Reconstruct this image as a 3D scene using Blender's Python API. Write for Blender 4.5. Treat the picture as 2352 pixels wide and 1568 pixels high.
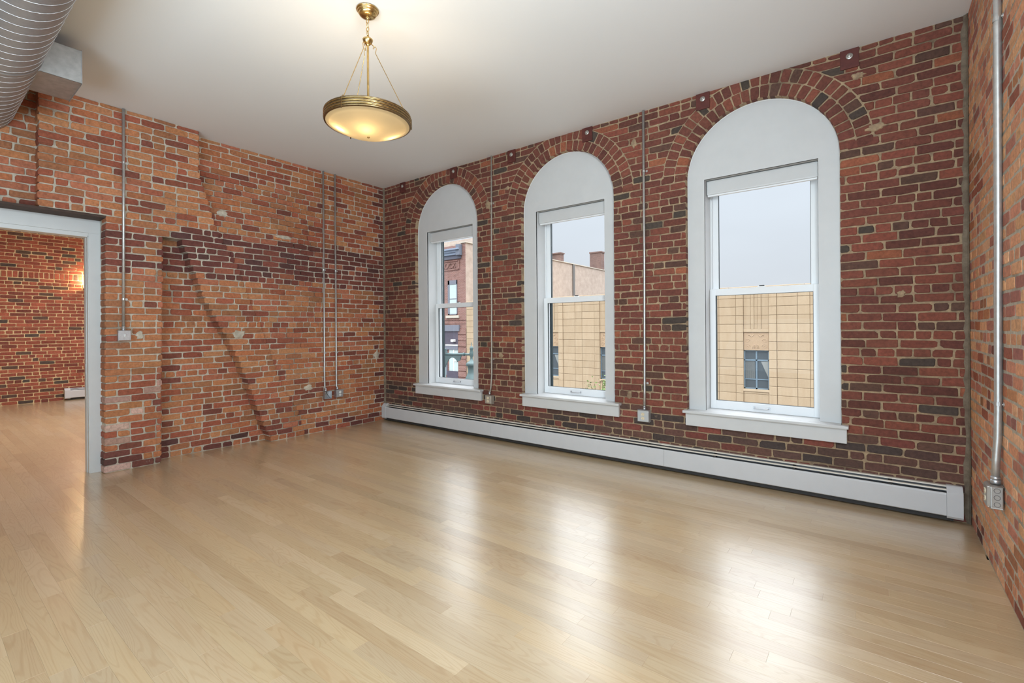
import bpy, bmesh, math, random
from math import sin, cos, pi, sqrt, radians
from mathutils import Vector, Matrix
from mathutils.geometry import tessellate_polygon

for o in list(bpy.data.objects):
    bpy.data.objects.remove(o, do_unlink=True)
SC = bpy.context.scene
COL = SC.collection
RNG = random.Random(11)

# ------------------------------------------------------------------ camera
YAW, ROLL, FPX = 0.6556, -0.0072, 1081.87
CAM = Vector((5.970, -4.5517, 1.3886))
_fw = Vector((-sin(YAW), cos(YAW), 0)); _rt = Vector((cos(YAW), sin(YAW), 0)); _up = Vector((0, 0, 1))
RT = _rt * cos(ROLL) + _up * sin(ROLL)
UP = _up * cos(ROLL) - _rt * sin(ROLL)
cam_data = bpy.data.cameras.new('camera'); cam = bpy.data.objects.new('camera', cam_data); COL.objects.link(cam)
cam_data.sensor_fit = 'HORIZONTAL'; cam_data.sensor_width = 36.0
cam_data.lens = 36.0 * FPX / 2352
cam_data.shift_y = (753.12 - 784) / 2352
cam_data.clip_start = 0.02; cam_data.clip_end = 400
M = Matrix.Identity(4)
for i in range(3):
    M[i][0] = RT[i]; M[i][1] = UP[i]; M[i][2] = -_fw[i]; M[i][3] = CAM[i]
cam.matrix_world = M
SC.camera = cam

def project(p):
    d = Vector(p) - CAM; z = d.dot(_fw)
    if z < 0.05: return None
    return 1176 + FPX * d.dot(RT) / z, 753.12 - FPX * d.dot(UP) / z

# ------------------------------------------------------------------ world (overcast sky, brighter towards the zenith)
SC.view_settings.view_transform = 'Standard'; SC.view_settings.look = 'None'
SC.view_settings.gamma = 1.0; SC.view_settings.use_curve_mapping = False
SC.view_settings.exposure = 0.06
SC.cycles.max_bounces = 10; SC.cycles.diffuse_bounces = 5; SC.cycles.glossy_bounces = 4
SC.cycles.transparent_max_bounces = 12; SC.cycles.sample_clamp_indirect = 2.5
SC.cycles.use_denoising = True; SC.cycles.denoising_prefilter = 'ACCURATE'
SC.cycles.caustics_reflective = False; SC.cycles.caustics_refractive = False
W = bpy.data.worlds.new('sky'); SC.world = W; W.use_nodes = True
nt = W.node_tree; nt.nodes.clear()
def wn(t, **k):
    n = nt.nodes.new(t)
    for a, b in k.items(): setattr(n, a, b)
    return n
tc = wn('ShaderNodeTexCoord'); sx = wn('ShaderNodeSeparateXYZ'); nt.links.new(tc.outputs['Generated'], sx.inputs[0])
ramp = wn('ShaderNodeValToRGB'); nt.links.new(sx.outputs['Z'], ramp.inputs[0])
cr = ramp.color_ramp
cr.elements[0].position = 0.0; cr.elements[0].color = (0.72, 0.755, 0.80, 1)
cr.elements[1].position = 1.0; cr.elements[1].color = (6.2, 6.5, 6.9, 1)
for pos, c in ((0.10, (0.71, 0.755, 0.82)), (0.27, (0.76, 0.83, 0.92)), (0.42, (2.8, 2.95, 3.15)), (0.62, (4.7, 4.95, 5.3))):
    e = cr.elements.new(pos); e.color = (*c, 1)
nz = wn('ShaderNodeTexNoise'); nz.inputs['Scale'].default_value = 2.2; nz.inputs['Detail'].default_value = 3
mp = wn('ShaderNodeMapping'); mp.inputs['Scale'].default_value = (1, 1, 3); nt.links.new(tc.outputs['Generated'], mp.inputs[0]); nt.links.new(mp.outputs[0], nz.inputs['Vector'])
mr = wn('ShaderNodeMapRange'); mr.inputs[1].default_value = 0.3; mr.inputs[2].default_value = 0.7; mr.inputs[3].default_value = 0.96; mr.inputs[4].default_value = 1.04
nt.links.new(nz.outputs[0], mr.inputs[0])
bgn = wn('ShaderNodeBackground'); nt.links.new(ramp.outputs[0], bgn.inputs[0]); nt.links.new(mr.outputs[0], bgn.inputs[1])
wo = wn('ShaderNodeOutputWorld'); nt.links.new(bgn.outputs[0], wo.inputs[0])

def area_light(name, loc, target, sx_, sy_, power, color):
    d = bpy.data.lights.new(name, 'AREA'); d.shape = 'RECTANGLE'; d.size = sx_; d.size_y = sy_; d.energy = power; d.color = color
    o = bpy.data.objects.new(name, d); COL.objects.link(o); o.location = loc
    o.rotation_euler = (Vector(target) - Vector(loc)).to_track_quat('-Z', 'Y').to_euler()
    return o
# added out-of-view fill lights: one aimed at the ceiling, one from the right
area_light('added_ceiling_fill', (4.8, -6.3, 1.0), (4.4, -3.6, 3.6), 3.0, 1.5, 170, (0.64, 0.84, 1.0))
area_light('added_side_fill', (6.40, -4.05, 2.6), (0.6, -2.2, 1.3), 1.0, 1.0, 155, (0.80, 0.925, 1.0))
def portal(x0, x1, z0, z1, y, inward):
    d = bpy.data.lights.new('window_portal', 'AREA'); d.shape = 'RECTANGLE'; d.size = x1 - x0; d.size_y = z1 - z0; d.cycles.is_portal = True
    o = bpy.data.objects.new('window_portal', d); COL.objects.link(o); o.location = ((x0 + x1) / 2, y, (z0 + z1) / 2)
    o.rotation_euler = (radians(-90 if inward < 0 else 90), 0, 0)
for a_, b_ in ((.905, 1.783), (2.797, 3.685), (4.714, 5.612)): portal(a_, b_, .6, 2.77, .45, -1)     # sky light guides for the real openings
area_light('added_next_room_fill', (-3.5, -1.9, 3.45), (-3.5, -2.4, 0), 2.4, 1.6, 200, (0.92, 0.96, 1.0))  # unseen fill added to brighten the room past the doorway

# ------------------------------------------------------------------ materials
def s2l(c):
    return tuple((x / 255 / 12.92) if x / 255 <= 0.04045 else ((x / 255 + 0.055) / 1.055) ** 2.4 for x in c)
class NT:
    def __init__(s, name):
        s.m = bpy.data.materials.new(name); s.m.use_nodes = True; s.t = s.m.node_tree; s.t.nodes.clear()
        s.out = s.t.nodes.new('ShaderNodeOutputMaterial')
    def n(s, t, **k):
        x = s.t.nodes.new(t)
        for a, b in k.items():
            if a in x.inputs.keys(): x.inputs[a].default_value = b
            else: setattr(x, a, b)
        return x
    def l(s, a, b): s.t.links.new(a, b)
    def noise(s, vec, scale, detail=4, rough=0.55, dist=0.0):
        x = s.n('ShaderNodeTexNoise'); x.inputs['Scale'].default_value = scale; x.inputs['Detail'].default_value = detail
        x.inputs['Roughness'].default_value = rough; x.inputs['Distortion'].default_value = dist
        if vec: s.l(vec, x.inputs['Vector'])
        return x.outputs['Fac']
    def rng(s, v, a, b, c, d):
        x = s.n('ShaderNodeMapRange'); x.inputs[1].default_value = a; x.inputs[2].default_value = b; x.inputs[3].default_value = c; x.inputs[4].default_value = d
        s.l(v, x.inputs[0]); return x.outputs[0]
    def mix(s, f, a, b, mode='MIX'):
        x = s.n('ShaderNodeMix'); x.data_type = 'RGBA'; x.blend_type = mode
        for v, i in ((f, 0), (a, 6), (b, 7)):
            if hasattr(v, 'is_linked') or hasattr(v, 'links'): s.l(v, x.inputs[i])
            elif i == 0: x.inputs[i].default_value = v
            else: x.inputs[i].default_value = (*v, 1) if len(v) == 3 else v
        return x.outputs[2]
    def math(s, op, a, b=None, c=None):
        x = s.n('ShaderNodeMath'); x.operation = op
        for i, v in enumerate((a, b, c)):
            if v is None: continue
            if hasattr(v, 'links'): s.l(v, x.inputs[i])
            else: x.inputs[i].default_value = v
        return x.outputs[0]
    def pos(s): return s.n('ShaderNodeNewGeometry').outputs['Position']
    def bsdf(s, col, rough=0.6, metal=0.0, bump=None, bstr=0.3, bdist=0.002, **k):
        x = s.n('ShaderNodeBsdfPrincipled')
        if hasattr(col, 'links'): s.l(col, x.inputs['Base Color'])
        else: x.inputs['Base Color'].default_value = (*col, 1)
        if hasattr(rough, 'links'): s.l(rough, x.inputs['Roughness'])
        else: x.inputs['Roughness'].default_value = rough
        x.inputs['Metallic'].default_value = metal
        for a, b in k.items(): x.inputs[a.replace('_', ' ')].default_value = b
        if bump is not None:
            bm_ = s.n('ShaderNodeBump'); bm_.inputs['Strength'].default_value = bstr; bm_.inputs['Distance'].default_value = bdist
            s.l(bump, bm_.inputs['Height']); s.l(bm_.outputs[0], x.inputs['Normal'])
        s.l(x.outputs[0], s.out.inputs[0]); return x

def brick_mat(name, smear, smear_amt):
    t = NT(name); p = t.pos()
    at = t.n('ShaderNodeAttribute'); at.attribute_name = 'bcol'
    c = at.outputs['Color']
    n1 = t.noise(p, 45, 5, 0.65)
    c = t.mix(1.0, c, t.n('ShaderNodeCombineColor').outputs[0] if False else t.mix(t.rng(n1, 0.3, 0.7, 0, 1), (0.72, 0.70, 0.68), (1.25, 1.22, 1.2)), 'MULTIPLY')
    n2 = t.noise(p, 14, 3, 0.6)
    c = t.mix(t.rng(n2, 0.55, 0.75, 0, 0.45), c, t.mix(1.0, c, (0.55, 0.5, 0.5), 'MULTIPLY'))
    n3 = t.noise(p, 9, 8, 0.75)
    m = t.rng(n3, smear_amt, smear_amt + 0.09, 0, 0.8)
    c = t.mix(m, c, smear)
    v = t.n('ShaderNodeTexVoronoi'); v.inputs['Scale'].default_value = 120; t.l(p, v.inputs['Vector'])
    pit = t.rng(v.outputs['Distance'], 0.05, 0.16, 1, 0)
    pit = t.math('MULTIPLY', pit, t.rng(t.noise(p, 30, 2), 0.55, 0.62, 0, 1))
    c = t.mix(pit, c, (0.03, 0.02, 0.015))
    h = t.math('ADD', t.math('MULTIPLY', n1, 0.5), t.math('ADD', t.noise(p, 210, 4, 0.7), t.math('MULTIPLY', pit, -0.8)))
    t.bsdf(c, 0.88, 0, h, 0.55, 0.0025)
    return t.m
def mortar_mat(name, c1, c2, dark):
    t = NT(name); p = t.pos()
    c = t.mix(t.rng(t.noise(p, 22, 6, 0.7), 0.35, 0.65, 0, 1), c1, c2)
    c = t.mix(t.rng(t.noise(p, 2.3, 5, 0.6), 0.52, 0.66, 0, 0.65), c, dark)
    t.bsdf(c, 0.95, 0, t.noise(p, 150, 6, 0.8), 0.9, 0.004)
    return t.m
def plain(name, col, rough=0.5, metal=0.0, var=0.0, scale=8, bstr=0.0, bscale=200, **k):
    t = NT(name); p = t.pos(); c = col
    if var: c = t.mix(t.rng(t.noise(p, scale, 4), 0.3, 0.7, 0, 1), tuple(x * (1 - var) for x in col), tuple(min(1, x * (1 + var)) for x in col))
    t.bsdf(c, rough, metal, t.noise(p, bscale, 3) if bstr else None, bstr, 0.001, **k)
    return t.m

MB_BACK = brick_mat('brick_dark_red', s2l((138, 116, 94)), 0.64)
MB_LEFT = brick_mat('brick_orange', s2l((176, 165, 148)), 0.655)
MB_FAR = brick_mat('brick_far_room', s2l((190, 165, 130)), 0.70)
MM_BACK = mortar_mat('mortar_tan', s2l((188, 162, 128)), s2l((142, 120, 98)), s2l((92, 76, 62)))
MM_LEFT = mortar_mat('mortar_grey', s2l((214, 203, 186)), s2l((180, 168, 150)), s2l((132, 120, 104)))
MM_FAR = mortar_mat('mortar_cream', s2l((225, 200, 155)), s2l((205, 178, 135)), s2l((165, 140, 108)))
MM_CORNER = mortar_mat('mortar_corner', s2l((140, 126, 108)), s2l((112, 98, 82)), s2l((92, 74, 62)))
WHITE = plain('white_paint', (0.60, 0.60, 0.595), 0.38, var=0.02)
WHITE_WALL = plain('white_plaster', (0.78, 0.775, 0.765), 0.7, bstr=0.05)
CEIL = plain('ceiling_paint', (0.80, 0.795, 0.785), 0.8, bstr=0.08, bscale=260)
VINYL = plain('window_vinyl', (0.84, 0.85, 0.86), 0.3)
CAULK = plain('caulk', (0.75, 0.74, 0.72), 0.6)
HEAT = plain('heater_enamel', (0.60, 0.60, 0.61), 0.42, var=0.02, bstr=0.1, bscale=400)
HEAT_RAIL = plain('heater_rail', (0.70, 0.64, 0.55), 0.35)
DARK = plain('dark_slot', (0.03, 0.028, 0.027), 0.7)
FIN = plain('fin_metal', (0.12, 0.12, 0.125), 0.45, 0.6)
GREEN = plain('dark_green_frame', (0.02, 0.035, 0.04), 0.4)
GALV = plain('galvanised_steel', (0.56, 0.57, 0.59), 0.36, 0.85, var=0.12, scale=60)
PIPE = plain('conduit_steel', (0.55, 0.54, 0.52), 0.40, 0.75, var=0.1, scale=30)
PIPE_TAN = plain('conduit_painted', (0.40, 0.36, 0.31), 0.5, 0.3, var=0.15, scale=20)
IVORY = plain('ivory_plastic', (0.80, 0.68, 0.48), 0.35)
WPLAST = plain('white_plastic', (0.82, 0.81, 0.78), 0.35)
PLATE = plain('oxide_red_plate', s2l((92, 44, 38)), 0.6, 0.1, var=0.2, scale=25)
BOLT = plain('bolt_steel', (0.50, 0.48, 0.44), 0.4, 0.7, var=0.1, scale=80)
BRASS = plain('antique_brass', (0.62, 0.42, 0.17), 0.26, 1.0, var=0.18, scale=40)
DBRASS = plain('aged_brass', (0.27, 0.19, 0.10), 0.34, 1.0, var=0.25, scale=40)
STEELDARK = plain('rusty_lintel', s2l((70, 52, 44)), 0.7, 0.2, var=0.2, scale=15)
STREETGREEN = plain('street_green', s2l((84, 104, 104)), 0.45, 0.1, var=0.08)
BLACK = plain('black_rubber', (0.012, 0.012, 0.013), 0.5)
STRUCT = plain('subfloor', (0.05, 0.035, 0.025), 0.9)

def duct_mat():
    t = NT('duct_galvanised'); p = t.pos()
    n = t.noise(p, 35, 5, 0.7); m = t.n('ShaderNodeMapping'); m.inputs['Scale'].default_value = (3, 60, 60); t.l(p, m.inputs[0])
    b = t.noise(m.outputs[0], 3, 4)
    c = t.mix(t.rng(n, 0.3, 0.7, 0, 1), (0.36, 0.37, 0.39), (0.42, 0.435, 0.455))
    t.bsdf(c, 0.42, 0.6)
    return t.m
DUCT = duct_mat()

def glass_mat(name, tint=(1, 1, 1), refl=1.0):
    t = NT(name)
    tr = t.n('ShaderNodeBsdfTransparent'); tr.inputs[0].default_value = (*tint, 1)
    gl = t.n('ShaderNodeBsdfGlossy'); gl.inputs['Roughness'].default_value = 0.01; gl.inputs[0].default_value = (1, 1, 1, 1)
    fr = t.n('ShaderNodeFresnel'); fr.inputs[0].default_value = 1.45
    mx = t.n('ShaderNodeMixShader'); t.l(t.math('MULTIPLY', fr.outputs[0], refl), mx.inputs[0]); t.l(tr.outputs[0], mx.inputs[1]); t.l(gl.outputs[0], mx.inputs[2])
    t.l(mx.outputs[0], t.out.inputs[0]); return t.m
GLASS = glass_mat('window_glass', (0.97, 0.98, 0.98), 0.04)

def wood_mat():
    t = NT('oak_planks'); p = t.pos()
    at = t.n('ShaderNodeAttribute'); at.attribute_name = 'bcol'
    of = t.n('ShaderNodeAttribute'); of.attribute_name = 'off'
    ad = t.n('ShaderNodeVectorMath'); ad.operation = 'ADD'; t.l(p, ad.inputs[0]); t.l(of.outputs['Vector'], ad.inputs[1])
    def mapped(s):
        m = t.n('ShaderNodeMapping'); m.inputs['Scale'].default_value = s; t.l(ad.outputs[0], m.inputs[0]); return m.outputs[0]
    base = t.noise(mapped((0.75, 8.0, 1)), 1.0, 2, 0.40, 0.4)
    ring = t.math('SINE', t.math('MULTIPLY', base, 150.0))
    ring = t.rng(ring, 0.2, 1.0, 0, 1)
    fine = t.noise(mapped((3.0, 150.0, 1)), 1.0, 4, 0.6)
    pores = t.rng(t.noise(mapped((10.0, 260.0, 1)), 1.0, 2, 0.5), 0.60, 0.70, 0, 1)
    broad = t.noise(mapped((0.9, 5.0, 1)), 1.0, 3)
    c = at.outputs['Color']
    c = t.mix(t.rng(broad, 0.3, 0.7, 0, 0.5), c, t.mix(1.0, c, (0.88, 0.82, 0.76), 'MULTIPLY'))
    c = t.mix(t.math('MULTIPLY', ring, 0.42), c, t.mix(1.0, c, (0.80, 0.70, 0.60), 'MULTIPLY'))
    c = t.mix(t.rng(fine, 0.4, 0.75, 0, 0.30), c, t.mix(1.0, c, (0.82, 0.76, 0.70), 'MULTIPLY'))
    c = t.mix(t.math('MULTIPLY', pores, 0.18), c, t.mix(1.0, c, (0.6, 0.5, 0.4), 'MULTIPLY'))
    h = t.math('ADD', t.math('MULTIPLY', ring, -0.5), t.math('MULTIPLY', pores, -0.6))
    rough = t.rng(t.noise(p, 3, 4), 0.3, 0.7, 0.28, 0.35)
    b = t.bsdf(c, rough, 0, h, 0.07, 0.0004, IOR=1.5, Coat_Weight=1.0, Coat_Roughness=0.235, Coat_IOR=1.7)
    b.inputs['Specular IOR Level'].default_value = 0.9
    return t.m
OAK = wood_mat()

def far_brick(name, c1, c2, cm, rot=0):
    t = NT(name); p = t.pos()
    m = t.n('ShaderNodeMapping'); m.inputs['Rotation'].default_value = (radians(-90), 0, radians(rot)); t.l(p, m.inputs[0])
    b = t.n('ShaderNodeTexBrick'); t.l(m.outputs[0], b.inputs['Vector'])
    b.inputs['Scale'].default_value = 1.0; b.inputs['Brick Width'].default_value = 0.22; b.inputs['Row Height'].default_value = 0.075
    b.inputs['Mortar Size'].default_value = 0.008; b.inputs['Bias'].default_value = 0.0
    b.inputs['Color1'].default_value = (*c1, 1); b.inputs['Color2'].default_value = (*c2, 1); b.inputs['Mortar'].default_value = (*cm, 1)
    c = t.mix(t.rng(t.noise(p, 2.2, 8, 0.75), 0.38, 0.66, 0, 0.8), b.outputs[0], t.mix(1.0, b.outputs[0], (0.72, 0.7, 0.68), 'MULTIPLY'))
    t.bsdf(c, 0.9); return t.m
def stone_mat():
    t = NT('cast_stone'); p = t.pos(); at = t.n('ShaderNodeAttribute'); at.attribute_name = 'bcol'
    m = t.n('ShaderNodeMapping'); m.inputs['Scale'].default_value = (3, 3, 0.6); t.l(p, m.inputs[0])
    c = t.mix(t.rng(t.noise(m.outputs[0], 1.5, 6, 0.7), 0.4, 0.7, 0, 0.6), at.outputs['Color'], t.mix(1.0, at.outputs['Color'], (0.86, 0.80, 0.74), 'MULTIPLY'))
    c = t.mix(t.rng(t.noise(p, 14, 5, 0.8), 0.4, 0.65, 0, 0.35), c, t.mix(1.0, c, (0.85, 0.82, 0.78), 'MULTIPLY'))
    t.bsdf(c, 0.9, 0, t.noise(p, 30, 4), 0.3, 0.01); return t.m
STONE = stone_mat()

# ------------------------------------------------------------------ mesh helpers
def link(name, me, parent=None, loc=None):
    o = bpy.data.objects.new(name, me); COL.objects.link(o)
    if parent is not None: o.parent = parent
    if loc is not None: o.location = loc
    return o
def tag(o, label=None, cat=None, group=None, kind=None):
    if label: o['label'] = label
    if cat: o['category'] = cat
    if group: o['group'] = group
    if kind: o['kind'] = kind
    return o
def empty(name, loc=(0, 0, 0), **k):
    o = bpy.data.objects.new(name, None); COL.objects.link(o); o.location = loc; o.empty_display_size = 0.1
    return tag(o, **k)

class B:
    """collects simple solids in world coordinates; build() makes ONE mesh object"""
    def __init__(s): s.bm = bmesh.new()
    def box(s, x0, x1, y0, y1, z0, z1, bev=0.0):
        r = bmesh.ops.create_cube(s.bm, size=1.0); vs = r['verts']
        for v in vs: v.co = Vector(((x0 + x1) / 2 + v.co.x * (x1 - x0), (y0 + y1) / 2 + v.co.y * (y1 - y0), (z0 + z1) / 2 + v.co.z * (z1 - z0)))
        if bev:
            es = set(e for v in vs for e in v.link_edges)
            bmesh.ops.bevel(s.bm, geom=list(es), offset=bev, segments=2, affect='EDGES', profile=0.6)
        return s
    def tube(s, pts, r, seg=12, closed=False, caps=True):
        pts = [Vector(p) for p in pts]; n = len(pts); rings = []
        up = None
        for i, p in enumerate(pts):
            if closed: t = (pts[(i + 1) % n] - pts[i - 1]).normalized()
            else: t = (pts[min(i + 1, n - 1)] - pts[max(i - 1, 0)]).normalized()
            if up is None:
                a = Vector((0, 0, 1)) if abs(t.z) < 0.9 else Vector((1, 0, 0)); up = t.cross(a).normalized()
            else:
                up = (up - t * up.dot(t)); up = up.normalized() if up.length > 1e-6 else t.orthogonal().normalized()
            w = t.cross(up); rr = r[i] if isinstance(r, (list, tuple)) else r
            rings.append([s.bm.verts.new(p + up * cos(2 * pi * k / seg) * rr + w * sin(2 * pi * k / seg) * rr) for k in range(seg)])
        m = n if closed else n - 1
        for i in range(m):
            a, b = rings[i], rings[(i + 1) % n]
            for k in range(seg):
                f = s.bm.faces.new((a[k], a[(k + 1) % seg], b[(k + 1) % seg], b[k])); f.smooth = True
        if not closed and caps:
            s.bm.faces.new(rings[0][::-1]); s.bm.faces.new(rings[-1])
        return s
    def lathe(s, prof, c, axis='Z', seg=32, close=False):
        c = Vector(c); rings = []
        for (r, h) in prof:
            ring = []
            for k in range(seg):
                a = 2 * pi * k / seg
                if axis == 'Z': v = Vector((r * cos(a), r * sin(a), h))
                elif axis == 'Y': v = Vector((r * cos(a), h, r * sin(a)))
                else: v = Vector((h, r * cos(a), r * sin(a)))
                ring.append(s.bm.verts.new(c + v))
            rings.append(ring)
        for i in range(len(rings) - 1):
            a, b = rings[i], rings[i + 1]
            for k in range(seg):
                f = s.bm.faces.new((a[k], a[(k + 1) % seg], b[(k + 1) % seg], b[k])); f.smooth = True
        if close:
            s.bm.faces.new(rings[0]); s.bm.faces.new(rings[-1][::-1])
        return s
    def prism(s, poly, axis, a, b):
        def P(u, v, w): return {'X': (w, u, v), 'Y': (u, w, v), 'Z': (u, v, w)}[axis]
        A = [s.bm.verts.new(P(u, v, a)) for u, v in poly]; Bv = [s.bm.verts.new(P(u, v, b)) for u, v in poly]
        n = len(poly)
        s.bm.faces.new(A); s.bm.faces.new(Bv[::-1])
        for i in range(n): s.bm.faces.new((A[i], A[(i + 1) % n], Bv[(i + 1) % n], Bv[i]))
        return s
    def holed(s, outer, holes, axis, a, b):
        """plate between a and b with holes; polygons in (u,v)"""
        def P(u, v, w): return {'X': (w, u, v), 'Y': (u, w, v), 'Z': (u, v, w)}[axis]
        loops = [outer] + holes
        tris = tessellate_polygon([[Vector((u, v, 0)) for u, v in L] for L in loops])
        flat = [q for L in loops for q in L]
        A = [s.bm.verts.new(P(u, v, a)) for u, v in flat]; Bv = [s.bm.verts.new(P(u, v, b)) for u, v in flat]
        for t in tris:
            s.bm.faces.new([A[i] for i in t]); s.bm.faces.new([Bv[i] for i in reversed(t)])
        k = 0
        for L in loops:
            n = len(L)
            for i in range(n):
                j = (i + 1) % n; s.bm.faces.new((A[k + i], A[k + j], Bv[k + j], Bv[k + i]))
            k += n
        return s
    def build(s, name, mat, parent=None, origin=None, colour=None):
        bmesh.ops.recalc_face_normals(s.bm, faces=s.bm.faces[:])
        me = bpy.data.meshes.new(name)
        org = Vector(origin) if origin is not None else (Vector(parent.location) if parent is not None else Vector((0, 0, 0)))
        if parent is not None and parent.parent is not None and origin is None: org = parent.matrix_world.translation if False else Vector(parent.location) + Vector(parent.parent.location)
        for v in s.bm.verts: v.co -= org
        s.bm.to_mesh(me); s.bm.free(); me.materials.append(mat)
        if colour:
            a = me.attributes.new('bcol', 'FLOAT_COLOR', 'POINT'); a.data.foreach_set('color', list((*colour, 1)) * len(me.vertices))
        o = bpy.data.objects.new(name, me); COL.objects.link(o)
        if parent is not None:
            o.parent = parent
            pl = Vector(parent.location) + (Vector(parent.parent.location) if parent.parent else Vector((0, 0, 0)))
            o.location = org - pl
        else: o.location = org
        return o

# ---- pieces (bricks, planks, blocks): a list of (verts, faces, colour, offset), 300 largest become objects, the rest one mesh
def score(c, vs):
    p = [project(v) for v in vs]
    p = [q for q in p if q]
    if len(p) < 3: return 0
    xs = [min(max(q[0], 0), 2352) for q in p]; ys = [min(max(q[1], 0), 1568) for q in p]
    return (max(xs) - min(xs)) * (max(ys) - min(ys))
def scatter_pieces(pieces, single, rest, mat, parent, limit=300):
    sc = sorted(range(len(pieces)), key=lambda i: -pieces[i][4])
    top = [i for i in sc[:limit] if pieces[i][4] > 0]; ts = set(top)
    for i in top:
        v, f, c, off, s_ = pieces[i]
        ctr = sum((Vector(q) for q in v), Vector()) / len(v)
        me = bpy.data.meshes.new(single); me.from_pydata([tuple(Vector(q) - ctr) for q in v], [], f); me.materials.append(mat)
        a = me.attributes.new('bcol', 'FLOAT_COLOR', 'POINT'); a.data.foreach_set('color', list((*c, 1)) * len(v))
        if off:
            a = me.attributes.new('off', 'FLOAT_VECTOR', 'POINT'); a.data.foreach_set('vector', list(off) * len(v))
        link(single, me, parent, ctr - Vector(parent.location))
    V, F, C, O = [], [], [], []
    pl = Vector(parent.location)
    for i in sc:
        if i in ts: continue
        v, f, c, off, s_ = pieces[i]; k = len(V)
        V += [tuple(Vector(q) - pl) for q in v]; F += [tuple(j + k for j in g) for g in f]; C += list((*c, 1)) * len(v)
        if off: O += list(off) * len(v)
    if V:
        me = bpy.data.meshes.new(rest); me.from_pydata(V, [], F); me.materials.append(mat)
        a = me.attributes.new('bcol', 'FLOAT_COLOR', 'POINT'); a.data.foreach_set('color', C)
        if O:
            a = me.attributes.new('off', 'FLOAT_VECTOR', 'POINT'); a.data.foreach_set('vector', O)
        tag(link(rest, me, parent), kind='stuff')

def brick_piece(quad, P, col, depth=0.02, vmax=None, jit=0.0022, proud=0.0055):
    """quad: 4 (u,v) corners ccw; P(u,v,w)->xyz"""
    r = RNG; q_ = proud / .005; w = proud + r.uniform(-0.0025, 0.0035) * q_; tu, tv = r.uniform(-.02, .02) * q_, r.uniform(-.03, .03) * q_
    out = []
    for i in range(4):
        a, b, c = Vector(quad[i - 1]), Vector(quad[i]), Vector(quad[(i + 1) % 4])
        e1 = (a - b); e2 = (c - b); l1, l2 = e1.length, e2.length
        if l1 < 1e-4 or l2 < 1e-4: out.append(b); continue
        k = r.choice((0.004, 0.006, 0.008, 0.013)); k1 = min(k * r.uniform(.6, 1.5), l1 * 0.3); k2 = min(k * r.uniform(.6, 1.5), l2 * 0.3)
        out.append(b + e1 / l1 * k1 + e2 / l2 * k1 * 0.12); out.append(b + e2 / l2 * k2 + e1 / l1 * k2 * 0.12)
        if l2 > 0.12:
            m = (b + c) / 2 + e2 * r.uniform(-.15, .15); nrm = Vector((-e2.y, e2.x)).normalized(); out.append(m + nrm * r.uniform(-0.0025, 0.002))
    n = len(out); ctr = sum(out, Vector((0, 0))) / n
    out = [q + Vector((r.uniform(-jit, jit), r.uniform(-jit, jit))) for q in out]
    if vmax is not None: out = [Vector((q.x, min(q.y, vmax))) for q in out]
    V = []
    for q in out: V.append(P(q.x, q.y, -depth))
    for q in out: V.append(P(q.x, q.y, w - min(0.0035, w * .8)))
    for q in out:
        d = (ctr - q); L = d.length; q2 = q + d * (0.0035 / max(L, 0.01)) * r.uniform(.7, 1.8)
        if vmax is not None: q2.y = min(q2.y, vmax)
        V.append(P(q2.x, q2.y, w + tu * (q2.x - ctr.x) * .5 + tv * (q2.y - ctr.y)))
    F = []
    for i in range(n):
        j = (i + 1) % n
        F.append((i, j, n + j, n + i)); F.append((n + i, n + j, 2 * n + j, 2 * n + i))
    F.append(tuple(range(2 * n, 3 * n)))
    s_ = score(None, V[2 * n:])
    return (V, F, col, None, s_)

def pick(pal):
    t = sum(p[1] for p in pal); x = RNG.uniform(0, t)
    for c, w in pal:
        x -= w
        if x <= 0: break
    k = RNG.uniform(.88, 1.12)
    return tuple(min(.9, q * k * RNG.uniform(.97, 1.03)) for q in s2l(c))
def gain(pal, g, des=0.10):
    out = []
    for c, w in pal:
        l = [(v / 255) ** 2.2 * g for v in c]; m = sum(l) / 3
        out.append((tuple(255 * min(.92, x * (1 - des) + m * des) ** (1 / 2.2) for x in l), w))
    return out

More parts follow.
